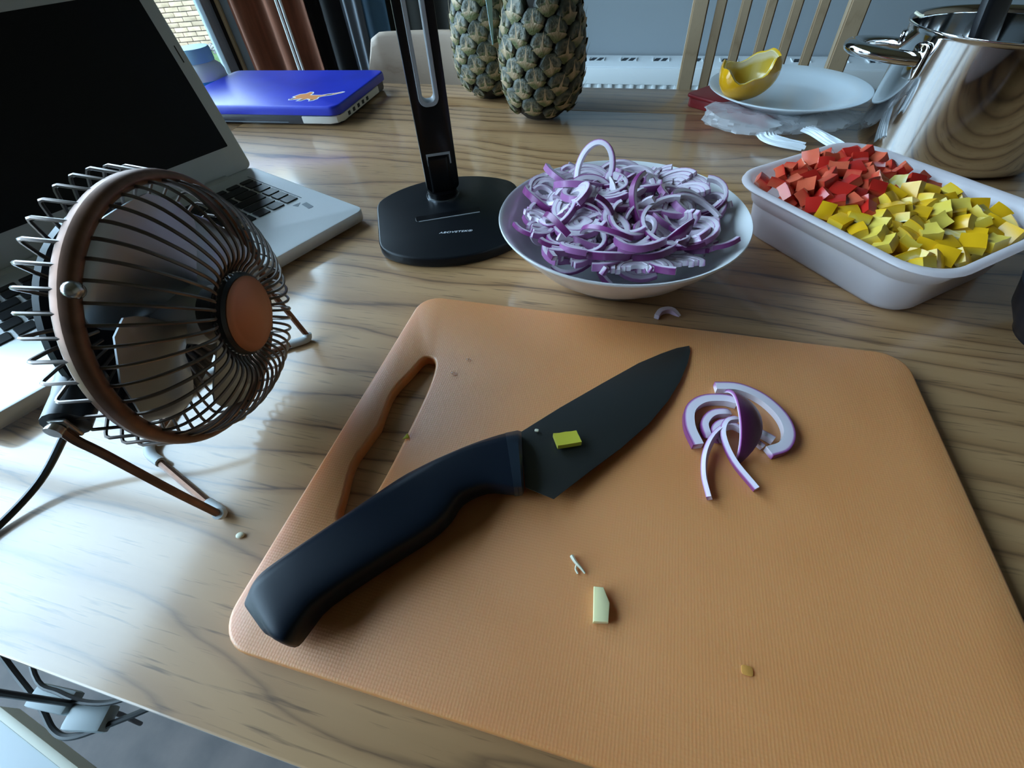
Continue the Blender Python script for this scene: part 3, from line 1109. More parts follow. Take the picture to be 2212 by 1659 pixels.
# motor drum, spinner, blades
fpart('motor_drum', lathe([(0, -.052), (.030, -.052), (.040, -.048), (.056, -.034), (.0605, -.030), (.0605, -.0265), (.052, -.0262), (.0, -.0262)], 48, axis='x'), 'fan_black')
fpart('motor_housing', lathe([(0.024, -.0265), (.023, -.016), (.019, -.012), (0, -.011)], 36, axis='x'), 'fan_black')
fpart('spinner', lathe([(.0185, -.011), (.0188, .008), (.0165, .0135), (.010, .0165), (0, .0172)], 36, axis='x'), 'fan_blade')
blm = bmesh.new()
rows = []
for i in range(9):
    u = i / 8
    r = 0.016 + 0.0515 * u
    half = R(30 + 20 * math.sin(pi * min(1, u * 0.75 + 0.12))) * (1 - 0.55 * max(0, (u - .75) / .25) ** 2)
    row = []
    for k in range(11):
        v = -1 + 2 * k / 10
        a = half * v + R(14) * u
        pit = 0.0105 * v * (1 - 0.25 * u) + 0.004 * (1 - v * v)
        row.append((pit - 0.002, r * math.sin(a), r * math.cos(a)))
    rows.append(row)
front = [[blm.verts.new((x + .0005, y, z)) for x, y, z in r_] for r_ in rows]
back = [[blm.verts.new((x - .0005, y, z)) for x, y, z in r_] for r_ in rows]
for g in (front, back):
    for a, b in zip(g, g[1:]):
        for k in range(10):
            blm.faces.new((a[k], a[k + 1], b[k + 1], b[k]))
edge_f = front[0] + [r_[-1] for r_ in front[1:]] + front[-1][-2::-1] + [r_[0] for r_ in front[-2:0:-1]]
edge_b = back[0] + [r_[-1] for r_ in back[1:]] + back[-1][-2::-1] + [r_[0] for r_ in back[-2:0:-1]]
for i in range(len(edge_f)):
    j = (i + 1) % len(edge_f)
    blm.faces.new((edge_f[i], edge_f[j], edge_b[j], edge_b[i]))
blm = mk(blm)
blm.materials.append(MATS['fan_blade'])
for i in range(4):
    fpart('blade', blm, None, 2 * pi * i / 4 + 0.35)
bolt = mk(ball(bmesh.new(), (0, 0, 0), 0.0042, 12, 8))
bolt.materials.append(MATS['steel_bolt'])
for a in (R(43), R(163), R(283)):
    fpart('bolt', bolt, None, a, (0.0045, 0, Rr - 0.0025))
# stand: one bent wire, rubber sleeves on its corners, side pivots
Ff, Fr_ = 0.0830, 0.0363
sw = 0.0024
path = spline([(-.020, -.084, .098), (-.0185, -.0845, .090), (-.014, -.0845, .078), (-.004, -.0842, .040), (0.004, -.083, .008)], 5)
path += spline([(0.0052, -.0825, .0045), (0.0030, -.0800, .0030), (-.004, -.0770, .0030)], 4)
path += [Vector((-.066, -.0395, .0030))]
path += spline([(-.072, -.0350, .0030), (-.0752, -.0290, .0030), (-.0755, -.0200, .0030)], 3)
full = path + [Vector((p.x, -p.y, p.z)) for p in reversed(path)]
obj('stand_wire', tube(full, sw, 8), 'copper', t)
for s_ in (-1, 1):
    sl = spline([(0.0052, s_ * .0835, .0075), (0.0046, s_ * .0820, .0040), (0.0020, s_ * .0795, .0035), (-.008, s_ * .0745, .0035)], 4)
    obj('rubber_foot', tube(sl, 0.0036, 10), 'foot_rubber', t)
    sl = spline([(-.058, s_ * .0440, .0035), (-.068, s_ * .0385, .0035), (-.0745, s_ * .0310, .0035), (-.0755, s_ * .0220, .0035)], 4)
    obj('rubber_foot', tube(sl, 0.0036, 10), 'foot_rubber', t)
    obj('pivot', tube([(-.030, s_ * .052, .1006), (-.024, s_ * .066, .1000), (-.020, s_ * .0805, .0985)], [.0105, .0095, .0095], 16), 'fan_black', t)
    obj('pivot_plate', B(-.024, -.015, min(s_ * .081, s_ * .0830), max(s_ * .081, s_ * .0830), .092, .104, .0008), 'steel_bolt', t)
    obj('pivot_screw', tube([(-.021, s_ * .0835, .1000), (-.021, s_ * .0868, .1000)], .0038, 12), 'steel_bolt', t)
# power cable, from the drum over the table and off its near edge (world points turned into fan space)
inv = (Matrix.Translation((-0.2445, 0.1497, 0)) @ Matrix.Rotation(math.atan2(0.217, 0.976), 4, 'Z')).inverted()
cp = [(-0.285, 0.122, 0.060), (-0.318, 0.100, 0.058), (-0.336, 0.085, 0.035), (-0.353, 0.060, 0.012), (-0.362, 0.030, 0.0030), (-0.366, 0.002, 0.0030), (-0.369, -0.020, 0.0032), (-0.372, -0.040, -0.010), (-0.378, -0.052, -0.06), (-0.42, -0.06, -0.25), (-0.50, -0.08, -0.42)]
obj('power_cable', tube(spline([inv @ Vector(p) for p in cp], 6), 0.0024, 8), 'cable_black', t)

# ------------------------------------------------------------------ cutting board and knife
m = mat('board_plastic', (0.46, 0.215, 0.085), 0.42, coat=1.0, coat_rough=0.55, sss=0.35, sss_rad=(0.020, 0.009, 0.004))
mp = mapped(m, (1, 1, 1))
wv_ = nd(m, 'ShaderNodeTexVoronoi')
wv_.inputs['Scale'].default_value = 620
wv_.inputs['Randomness'].default_value = 0.15
lk(m, mp, 0, wv_, 'Vector')
ns = nd(m, 'ShaderNodeTexNoise')
ns.inputs['Scale'].default_value = 9
lk(m, mp, 0, ns, 'Vector')
bp = nd(m, 'ShaderNodeBump')
bp.inputs['Strength'].default_value = 0.35
bp.inputs['Distance'].default_value = 0.0004
lk(m, wv_, 'Distance', bp, 'Height')
lk(m, bp, 0, bsdf(m), 'Normal')
rp = ramp(m, [(0.35, (0.61, 0.235, 0.070)), (0.65, (0.66, 0.270, 0.090))])
lk(m, ns, 'Fac', rp, 0)
lk(m, rp, 0, bsdf(m), 'Base Color')
BX0, BX1, BY0, BY1 = -0.1745, 0.2175, 0.007, 0.3000
bcx, bcy = (BX0 + BX1) / 2, (BY0 + BY1) / 2
hole = []
n = 64
for i in range(n):
    a = 2 * pi * i / n
    x = -0.1385 + 0.0118 * math.copysign(abs(math.cos(a)) ** 0.75, math.cos(a))
    y = 0.1530 + 0.0715 * math.copysign(abs(math.sin(a)) ** 0.62, math.sin(a))
    if x < -0.1385:                    # finger grip: the outer side bulges slightly
        x += 0.0020 * math.cos((y - 0.153) / 0.0715 * 2.4 * pi) - 0.001
    hole.append((x - bcx, y - bcy))
bm = filled(rrect(BX1 - BX0, BY1 - BY0, 0.020, 8), hole, 0.0, 0.0100, 0.0022, 3)
tag(obj('cutting_board', bm, 'board_plastic', None, (bcx, bcy, T + 0.0002)), 'translucent peach plastic cutting board with a long handle slot', 'cutting board')
BT = 0.0102                               # top of the board above the table

mat('knife_steel', (0.075, 0.078, 0.078), 0.33, 0.75)
mat('knife_rubber', (0.004, 0.008, 0.016), 0.42, spec=0.22)
mat('knife_collar', (0.010, 0.018, 0.030), 0.35)
ko, ks, kq = Vector((-0.147, 0.020, 0)), Vector((0.658, 0.753, 0)), Vector((-0.753, 0.658, 0))
t = thing('chef_knife', 'chef knife with a dark grey blade and thick black handle lying on the board', 'knife', (ko.x, ko.y, T), math.atan2(0.753, 0.658))
st = [(-.0015, .0165, .0045, -.0115, .014), (.0025, .0205, .0070, -.0160, .0195), (.008, .0235, .0115, -.0190, .0225), (.018, .0250, .0200, -.0150, .0235), (.032, .0262, .031, -.0108, .024), (.062, .0288, .063, -.0099, .024), (.091, .0315, .091, -.0103, .023),
      (.105, .0312, .105, -.0075, .022), (.118, .0300, .116, -.0025, .021), (.140, .0268, .131, -.0050, .019), (.158, .0225, .141, -.0135, .017), (.166, .0195, .1455, -.0178, .016)]


def hsect(row, grow=0.0, n=32):
    su, qu, sl, ql, th = row
    out = []
    for k in range(n):
        a = 2 * pi * k / n
        cv, sv = math.cos(a), math.sin(a)
        v = math.copysign(abs(cv) ** 0.80, cv) * (1 + grow)
        zt = math.copysign(abs(sv) ** 0.30, sv)
        if sv > 0:
            zt *= 1 - 0.62 * max(0.0, (v - 0.66) / 0.34)
        f = 0.5 + 0.5 * v
        out.append((sl + (su - sl) * f, ql + (qu - ql) * f, BT + 0.0125 + (th / 2 + grow * 0.01) * zt))
    return out


bm = bmesh.new()
sp_ = []
rows = st
# smooth the stations
dense = []
for i in range(len(rows) - 1):
    a, b = rows[i], rows[i + 1]
    p0, p3 = rows[max(0, i - 1)], rows[min(len(rows) - 1, i + 2)]
    for k in range(3):
        u = k / 3
        dense.append(tuple(0.5 * (2 * a[j] + (b[j] - p0[j]) * u + (2 * p0[j] - 5 * a[j] + 4 * b[j] - p3[j]) * u * u + (3 * a[j] - p0[j] - 3 * b[j] + p3[j]) * u ** 3) for j in range(5)))
dense.append(rows[-1])
cap = [tuple(Vector((p[0] - .0022, p[1] * .80 + .0008, BT + .0125 + (p[2] - BT - .0125) * .72))) for p in hsect(dense[0])]
cap2 = [tuple(Vector((p[0] - .0010, p[1] * .92 + .0003, BT + .0125 + (p[2] - BT - .0125) * .90))) for p in hsect(dense[0])]
loft(bm, [cap, cap2] + [hsect(r_) for r_ in dense])
obj('handle', bm, 'knife_rubber', t, sharp=60)
bm = bmesh.new()
loft(bm, [hsect((.162, .0210, .1435, -.0158, .0165), 0.03), hsect((.1695, .0180, .1475, -.0180, .0155), 0.03), hsect((.1715, .0165, .1490, -.0178, .0120), 0.0)])
obj('bolster', bm, 'knife_collar', t)


def kl(x, y):
    p = Vector((x, y, 0)) - ko
    return p.dot(ks), p.dot(kq)


blade = [kl(*p) for p in ((-0.0355, 0.124), (-0.0175, 0.1205), (0.000, 0.1435), (0.018, 0.1665), (0.034, 0.190), (0.046, 0.2135), (0.0545, 0.2355), (0.0600, 0.2560), (0.0622, 0.2700), (0.0615, 0.2765),
                         (0.0520, 0.2715), (0.040, 0.262), (0.024, 0.2475), (0.000, 0.2205), (-0.026, 0.1905), (-0.0485, 0.1625))]


def bz(s):
    return BT + 0.0085 - 0.0075 * max(0.0, min(1.0, (s - 0.15) / 0.18))


bm = bmesh.new()
cen = Vector((sum(p[0] for p in blade) / len(blade), sum(p[1] for p in blade) / len(blade)))
lo = [(s, q, bz(s) - 0.0003) for s, q in blade]
hi = [(s, q, bz(s) + 0.0003) for s, q in blade]
inn = [(s, q, bz(s) + 0.0009) for s, q in inset(blade, 0.0030)]
loft(bm, [lo, hi, inn])
obj('blade', bm, 'knife_steel', t, sharp=30)

# ------------------------------------------------------------------ onion pieces
m = mat('red_onion', (0.7, 0.6, 0.7), 0.30, sss=0.0)
r_ = vcol(m, 'tone', [(0.0, (0.74, 0.68, 0.74)), (0.18, (0.70, 0.60, 0.70)), (0.45, (0.46, 0.22, 0.44)), (0.75, (0.24, 0.045, 0.20)), (1.0, (0.11, 0.010, 0.075))])
bump(m, 500, 0.15, 0.0004)


def onion_strip(bm, tones, path, ups, w, h, taper=(0, 0), skin=0.85, core=0.0, closed=False):
    """sweep a box section along the path; the outer side carries the purple skin tone"""
    n = len(path)
    rings = []
    for i in range(n):
        P = path[i]
        if closed:
            tg_ = path[(i + 1) % n] - path[i - 1]
        else:
            tg_ = path[min(i + 1, n - 1)] - path[max(i - 1, 0)]
        tg_.normalize()
        up = ups[i] if isinstance(ups, list) else ups
        up = (up - tg_ * up.dot(tg_)).normalized()
        sd = tg_.cross(up)
        u = i / (n - 1)
        k = 1.0
        if taper[0] and u < taper[0]:
            k = 0.15 + 0.85 * math.sin(pi / 2 * u / taper[0])
        if taper[1] and u > 1 - taper[1]:
            k = 0.15 + 0.85 * math.sin(pi / 2 * (1 - u) / taper[1])
        hh, ww = h * k, w * (0.6 + 0.4 * k)
        ring = []
        for a, b, t_ in ((-.5, -.5, core), (-.5, .5, core), (.24, .5, core + .14), (.5, .44, skin), (.5, -.44, skin), (.24, -.5, core + .14)):
            v = bm.verts.new(P + sd * (a * ww) + up * (b * hh))
            tones[v] = t_
            ring.append(v)
        rings.append(ring)
    for i in range(n if closed else n - 1):
        a, b = rings[i], rings[(i + 1) % n]
        for k in range(6):
            j = (k + 1) % 6
            bm.faces.new((a[k], a[j], b[j], b[k]))
    if not closed:
        bm.faces.new(list(reversed(rings[0])))
        bm.faces.new(rings[-1])


def onion_mesh(build, centre=True):
    bm = bmesh.new()
    tones = {}
    build(bm, tones)
    if centre:
        c = sum((v.co for v in bm.verts), Vector()) / len(bm.verts)
        for v in bm.verts:
            v.co -= c
    bm.verts.index_update()
    tl = [tones[v] for v in bm.verts]
    me = mk(bm, 50)
    set_tone(me, tl)
    me.materials.append(MATS['red_onion'])
    return me


def arc(Rx, Ry, a0, a1, n, q=None, wob=0.0):
    out = []
    ph = q.random() * 6 if q else 0
    for i in range(n):
        a = a0 + (a1 - a0) * i / (n - 1)
        out.append(Vector((Rx * math.cos(a), Ry * math.sin(a), wob * math.sin(2 * a + ph))))
    return out


UPZ = Vector((0, 0, 1))


def var_single(seed):
    q = random.Random(seed)
    Rx = q.uniform(.015, .029)
    Ry = Rx * q.uniform(.68, 1.0)
    a1 = R(q.uniform(150, 300))
    w, h = q.uniform(.0032, .0050), q.uniform(.0040, .0070)
    slant = Vector((0, 0, 1))
    return onion_mesh(lambda bm, tn: onion_strip(bm, tn, arc(Rx, Ry, 0, a1, 20, q, .002), slant, w, h, (0, 0), q.uniform(.6, .95), q.uniform(0, .12)))


def var_nested(seed):
    q = random.Random(seed)
    lay = q.choice((3, 4, 4, 5))
    R0 = q.uniform(.020, .028)
    el = q.uniform(.68, .95)
    a1 = R(q.uniform(170, 345))

    def f(bm, tn):
        r = R0
        for k in range(lay):
            w = q.uniform(.0034, .0044)
            onion_strip(bm, tn, arc(r, r * el, q.uniform(-.1, .1), a1 + q.uniform(-.3, .1), 20, q, .0006), UPZ, w, .0050 - k * .0004, (0, 0), .62 - .07 * k, .02)
            r -= w + .0002
            if r < .004:
                break
    return onion_mesh(f)


def var_skin(seed):
    q = random.Random(seed)
    Rx = q.uniform(.020, .030)
    a1 = R(q.uniform(70, 125))
    return onion_mesh(lambda bm, tn: onion_strip(bm, tn, arc(Rx, Rx * .9, 0, a1, 14, q), UPZ, .0024, q.uniform(.010, .015), (.45, .45), 1.0, .05))


def var_strip(seed):
    q = random.Random(seed)
    Rx = q.uniform(.035, .06)
    a1 = R(q.uniform(25, 55))
    return onion_mesh(lambda bm, tn: onion_strip(bm, tn, arc(Rx, Rx, 0, a1, 9, q), UPZ, q.uniform(.003, .0045), q.uniform(.004, .007), (.2, .2), q.uniform(.55, .9), .05))


SINGLE = [var_single(s) for s in range(12)]
NESTED = [var_nested(40 + s) for s in range(8)]
SKIN = [var_skin(80 + s) for s in range(5)]
STRIP = [var_strip(120 + s) for s in range(6)]

# bowl
mat('white_china', (0.80, 0.81, 0.82), 0.18, coat=0.3, coat_rough=0.08)
BC = Vector((-0.008, 0.395, 0))
tag(obj('bowl', lathe([(0, .0035), (.052, .0035), (.054, .0), (.058, .0), (.061, .004), (.083, .021), (.103, .043), (.1112, .0535), (.1122, .0550), (.1115, .0562), (.1095, .0556), (.1000, .0445), (.080, .0245), (.058, .0095), (.030, .0080), (0, .0080)], 96), 'white_china', None, (BC.x, BC.y, T), sharp=70),
    'wide white bowl heaped with sliced red onion', 'bowl')


def bowl_in(r):
    pr = [(0, .008), (.030, .008), (.058, .0095), (.080, .0245), (.100, .0445), (.1095, .0556), (.2, .2)]
    for (r0, z0), (r1, z1) in zip(pr, pr[1:]):
        if r <= r1:
            return z0 + (z1 - z0) * (r - r0) / (r1 - r0)
    return 0.06


def heap(r):
    return 0.0730 - 0.0235 * (r / 0.095) ** 2


q = random.Random(23)
ga = pi * (3 - math.sqrt(5))
LAB = {'single': 'thin curved slice of red onion heaped in the white bowl',
       'nested': 'slice of red onion with several nested rings in the white bowl',
       'skin': 'dark purple outer onion piece among the pale slices in the bowl',
       'strip': 'short nearly straight strip of red onion in the white bowl'}


def put(me, kind, pos, M):
    o = obj('onion_slice', me, None)
    o.matrix_basis = Matrix.Translation(pos) @ M.to_4x4()
    tag(o, LAB[kind], 'onion slice', kind + ' onion pieces in the bowl')


layers = [(34, 0.034, 0.052), (56, 0.017, 0.072), (74, 0.007, 0.082), (66, 0.0015, 0.082)]
for li, (cnt, depth, rmax) in enumerate(layers):
    for i in range(cnt):
        r = rmax * math.sqrt((i + 0.5) / cnt)
        a = i * ga + li * 1.3 + q.uniform(-.3, .3)
        r = max(0, r + q.uniform(-.006, .006))
        if li == 0:
            kind = q.choice(('single', 'nested'))
        else:
            kind = q.choices(('single', 'nested', 'skin', 'strip'), (10, 6, 1.6, 2.6))[0]
        me = q.choice({'single': SINGLE, 'nested': NESTED, 'skin': SKIN, 'strip': STRIP}[kind])
        z = heap(r) - depth + q.uniform(-.003, .002)
        z = max(z, bowl_in(r + (.032 if li == 0 else .020)) + (.010 if li == 0 else .006))
        slope = -2 * 0.0235 * r / 0.095 ** 2
        nrm = Vector((-slope * math.cos(a), -slope * math.sin(a), 1)).normalized()
        tl = R(q.triangular(0, 34, 8)) if kind != 'skin' else R(q.uniform(20, 80))
        if li == 3 and q.random() < 0.10:
            tl = R(q.uniform(50, 80))
        # near the rim lean inwards so the slices stay inside the bowl
        if r > 0.060:
            nrm = (nrm + Vector((-math.cos(a), -math.sin(a), 0)) * 0.65).normalized()
            tl *= 0.4
        ax = Vector((math.cos(q.random() * 6.28), math.sin(q.random() * 6.28), 0))
        M = Matrix.Rotation(tl, 3, ax) @ UPZ.rotation_difference(nrm).to_matrix() @ Matrix.Rotation(q.random() * 6.28, 3, 'Z')
        put(me, kind, Vector((BC.x + r * math.cos(a), BC.y + r * math.sin(a), T + z)), M)
# the loop standing up at the far side of the heap
hero = onion_mesh(lambda bm, tn: onion_strip(bm, tn, arc(.017, .025, R(-20), R(205), 22), UPZ, .0046, .0060, (0, 0), .8, .02))
o = obj('onion_slice', hero, None)
o.matrix_basis = Matrix.Translation((BC.x - 0.030, BC.y + 0.045, T + 0.083)) @ (Matrix.Rotation(R(-15), 3, 'Z') @ Matrix.Rotation(R(62), 3, 'X')).to_4x4()
tag(o, 'onion loop standing upright on top of the heap in the bowl', 'onion slice')

# onion pieces on the board
OB = [  # path, up, thickness, height, taper, skin, core, label
    ([(.0785, .2345), (.094, .2365), (.109, .2300), (.1195, .2170), (.1225, .2030), (.1180, .1910), (.1085, .1845)], (0, 0, 1), .0072, .0050, (0, 0), .85, 0, 'large pale onion arc on the board, outermost of its cluster'),
    ([(.0655, .1800), (.0605, .1940), (.0610, .2090), (.0695, .2195), (.0830, .2235), (.092, .2225)], (0, 0, 1), .0068, .0055, (0, 0), .85, 0, 'onion arc on the board curling to the left of the purple piece'),
    ([(.0720, .1880), (.0700, .1990), (.0760, .2090), (.0880, .2130)], (0, 0, 1), .0050, .0050, (.1, .1), .8, .05, 'small inner onion arc nested inside the left arc on the board'),
    ([(.0800, .1860), (.0760, .1945), (.0810, .2020), (.0900, .2040)], (0, 0, 1), .0046, .0050, (.1, .1), .8, .05, 'innermost short onion arc of the cluster on the board'),
]
for pth, up, w, h, tp, skin, core, lab in OB:
    P = spline([Vector((x, y, T + BT + h / 2 + .0002)) for x, y in pth], 5)
    # the outer side of the curve carries the skin: sweep so that it lies on the right
    c = sum((p for p in P), Vector()) / len(P)
    tgv = P[len(P) // 2 + 1] - P[len(P) // 2 - 1]
    if tgv.cross(UPZ).dot(P[len(P) // 2] - c) < 0:
        P.reverse()
    me = onion_mesh(lambda bm, tn: onion_strip(bm, tn, [p - c for p in P], Vector(up), w, h, tp, skin, core), False)
    tag(obj('onion_slice', me, None, None, c), lab, 'onion slice')
# thin strands and the purple wedge lie across the others
cross_ = [
    ([(.1055, .1880, .0030), (.088, .1985, .0065), (.0765, .1900, .0070), (.0700, .1750, .0050), (.0690, .1590, .0030), (.0715, .1440, .0030)], (-.5, .15, 1), .0030, .0046, (0, 0), .8, .15, 'long thin onion strand on the board bending down past the left arc'),
    ([(.0920, .2060, .0060), (.0830, .2000, .0075), (.0805, .1880, .0070), (.0865, .1720, .0045), (.0985, .1560, .0030)], (-.3, -.1, 1), .0034, .0050, (.1, 0), .75, .06, 'onion strand on the board reaching out from under the purple piece'),
    ([(.1000, .2010, .0030), (.1060, .1985, .0030), (.1125, .1950, .0028)], (0, 0, 1), .0040, .0050, (0, 0), .6, .05, 'short onion scrap on the board under the large pale arc'),
]
for pth, up, w, h, tp, skin, core, lab in cross_:
    P = spline([Vector((x, y, T + BT + z)) for x, y, z in pth], 5)
    c = sum((p for p in P), Vector()) / len(P)
    tgv = P[len(P) // 2 + 1] - P[len(P) // 2 - 1]
    if tgv.cross(UPZ).dot(P[len(P) // 2] - c) < 0:
        P.reverse()
    me = onion_mesh(lambda bm, tn: onion_strip(bm, tn, [p - c for p in P], Vector(up), w, h, tp, skin, core), False)
    tag(obj('onion_slice', me, None, None, c), lab, 'onion slice')


def wedge(bm, tn):
    """spherical shell segment: purple outside, pale cut edge"""
    n, k_ = 18, 7
    out, inn_ = [], []
    for i in range(n):
        th = R(-62 + 124 * i / (n - 1))
        row_o, row_i = [], []
        for k in range(k_):
            ph = R(-16 + 32 * k / (k_ - 1)) * math.cos(th * 1.35) ** 0.8
            d = Vector((math.cos(th) * math.cos(ph), math.sin(th), math.cos(th) * math.sin(ph)))
            for rr, row, t_ in ((.0355, row_o, 1.0 if 0 < k < k_ - 1 else .9), (.0330, row_i, .1)):
                v = bm.verts.new(d * rr)
                tn[v] = t_
                row.append(v)
        out.append(row_o)
        inn_.append(row_i)
    for g in (out, inn_):
        for a, b in zip(g, g[1:]):
            for k in range(k_ - 1):
                bm.faces.new((a[k], a[k + 1], b[k + 1], b[k]))
    for a, b, c_, d_ in zip(out, out[1:], inn_, inn_[1:]):
        for k in (0, -1):
            bm.faces.new((a[k], b[k], d_[k], c_[k]))
    for e in (0, -1):
        for k in range(k_ - 1):
            bm.faces.new((out[e][k], out[e][k + 1], inn_[e][k + 1], inn_[e][k]))


o = obj('onion_wedge', onion_mesh(wedge, False), None)
o.matrix_basis = Matrix.Translation((0.0790, 0.2035, T + BT - 0.0150)) @ (Matrix.Rotation(R(4), 3, 'Z') @ Matrix.Rotation(R(-60), 3, 'Y')).to_4x4()
tag(o, 'dark purple onion wedge lying skin-up across the slices on the board', 'onion slice')
# scrap of onion behind the board
P = spline([Vector((.0365, .3170, T + .003)), Vector((.0400, .3240, T + .004)), Vector((.0480, .3270, T + .004)), Vector((.0560, .3220, T + .003))], 4)
c = sum((p for p in P), Vector()) / len(P)
tag(obj('onion_slice', onion_mesh(lambda bm, tn: onion_strip(bm, tn, [p - c for p in P], UPZ, .0042, .005, (0, .3), .3, .05)), None, None, c), 'small pale onion curl on the table behind the cutting board', 'onion slice')

# ------------------------------------------------------------------ tub of diced peppers
m = bpy.data.materials.new('tub_plastic')
m.use_nodes = True
MATS['tub_plastic'] = m
b_ = bsdf(m)
b_.inputs['Base Color'].default_value = (0.88, 0.84, 0.88, 1)
b_.inputs['Roughness'].default_value = 0.28
_tl = nd(m, 'ShaderNodeBsdfTranslucent')
_tl.inputs['Color'].default_value = (0.92, 0.86, 0.88, 1)
_tp = nd(m, 'ShaderNodeBsdfTransparent')
_m1 = nd(m, 'ShaderNodeMixShader')
_m1.inputs[0].default_value = 0.50
_m2 = nd(m, 'ShaderNodeMixShader')
_m2.inputs[0].default_value = 0.17
lk(m, b_, 0, _m1, 1)
lk(m, _tl, 0, _m1, 2)
lk(m, _m1, 0, _m2, 1)
lk(m, _tp, 0, _m2, 2)
lk(m, _m2, 0, m.node_tree.nodes['Material Output'], 'Surface')
TA = R(-50)
TC = Vector((0.2251, 0.4652, 0))
TLx, TLy = 0.2110, 0.1810
bm = bmesh.new()


def tl_(ins, z, r):
    return [(x, y, z) for x, y in rrect(TLx - 2 * ins, TLy - 2 * ins, r, 8)]


loops = [tl_(.027, .0004, .020), tl_(.022, .0010, .024), tl_(.0188, .0045, .026), tl_(.0142, .0330, .030), tl_(.0136, .0345, .030), tl_(.0118, .0352, .031), tl_(.0085, .0485, .033), tl_(.0025, .0490, .036), tl_(0, .0515, .037), tl_(.0008, .0540, .037), tl_(.0040, .0550, .035),
         tl_(.0075, .0535, .033), tl_(.0095, .0500, .032), tl_(.0135, .0360, .030), tl_(.0155, .0340, .030), tl_(.0205, .0050, .025), tl_(.028, .0022, .020)]
loft(bm, loops)
tag(obj('food_tub', bm, 'tub_plastic', None, (TC.x, TC.y, T), (0, 0, TA), sharp=60), 'translucent white plastic tub full of diced red and yellow pepper', 'tub')

mr = mat('red_pepper', (0.6, 0.06, 0.03), 0.22)
vcol(mr, 'tone', [(0.0, (0.74, 0.45, 0.36)), (0.25, (0.60, 0.115, 0.055)), (0.55, (0.56, 0.070, 0.034)), (1.0, (0.47, 0.018, 0.012))])
my = mat('yellow_pepper', (0.7, 0.4, 0.02), 0.24)
vcol(my, 'tone', [(0.0, (0.84, 0.78, 0.52)), (0.25, (0.70, 0.54, 0.10)), (0.55, (0.66, 0.44, 0.035)), (1.0, (0.70, 0.38, 0.008))])


def dice_mesh(seed, material):
    q = random.Random(seed)
    bm = bmesh.new()
    tones = {}
    sx, sy, th = q.uniform(.0072, .0100), q.uniform(.0062, .0085), q.uniform(.0070, .0095)
    cur = q.uniform(.0002, .0009)
    cor = [(q.uniform(.85, 1.12), q.uniform(.85, 1.12)) for _ in range(4)]
    n = 4
    pale = q.random() < 0.22

    def P(i, j, z):
        u, v = -1 + 2 * i / n, -1 + 2 * j / n
        kx = (cor[0][0] * (1 - u) * (1 - v) + cor[1][0] * (1 + u) * (1 - v) + cor[2][0] * (1 + u) * (1 + v) + cor[3][0] * (1 - u) * (1 + v)) / 4
        ky = (cor[0][1] * (1 - u) * (1 - v) + cor[1][1] * (1 + u) * (1 - v) + cor[2][1] * (1 + u) * (1 + v) + cor[3][1] * (1 - u) * (1 + v)) / 4
        return Vector((u * sx * kx, v * sy * ky, z - cur * (u * u + v * v)))
    g = []
    for z, t_, jit in ((th / 2, 1.0, .0001), (th * .30, .62, .0003), (-th * .25, .45, .0004), (-th / 2, .18 if pale else .34, .0006)):
        lay = []
        for i in range(n + 1):
            row = []
            for j in range(n + 1):
                v = bm.verts.new(P(i, j, z + q.uniform(-jit, jit)))
                tones[v] = max(0, t_ + q.uniform(-.06, .06) * (t_ < .9) - (.3 if pale and t_ < .5 and q.random() < .4 else 0))
                row.append(v)
            lay.append(row)
        g.append(lay)
    for L_ in (g[0], g[-1]):
        for i in range(n):
            for j in range(n):
                bm.faces.new((L_[i][j], L_[i + 1][j], L_[i + 1][j + 1], L_[i][j + 1]))
    for L_ in g[1:-1]:
        for i in range(1, n):
            for j in range(1, n):
                bm.verts.remove(L_[i][j])
    per = [(i, 0) for i in range(n)] + [(n, j) for j in range(n)] + [(i, n) for i in range(n, 0, -1)] + [(0, j) for j in range(n, 0, -1)]
    for a, b in zip(g, g[1:]):
        for k in range(len(per)):
            (i0, j0), (i1, j1) = per[k], per[(k + 1) % len(per)]
            bm.faces.new((a[i0][j0], a[i1][j1], b[i1][j1], b[i0][j0]))
    bm.verts.index_update()
    tl = [tones[v] for v in bm.verts]
    me = mk(bm, 38)
    set_tone(me, tl)
    me.materials.append(MATS[material])
    return me


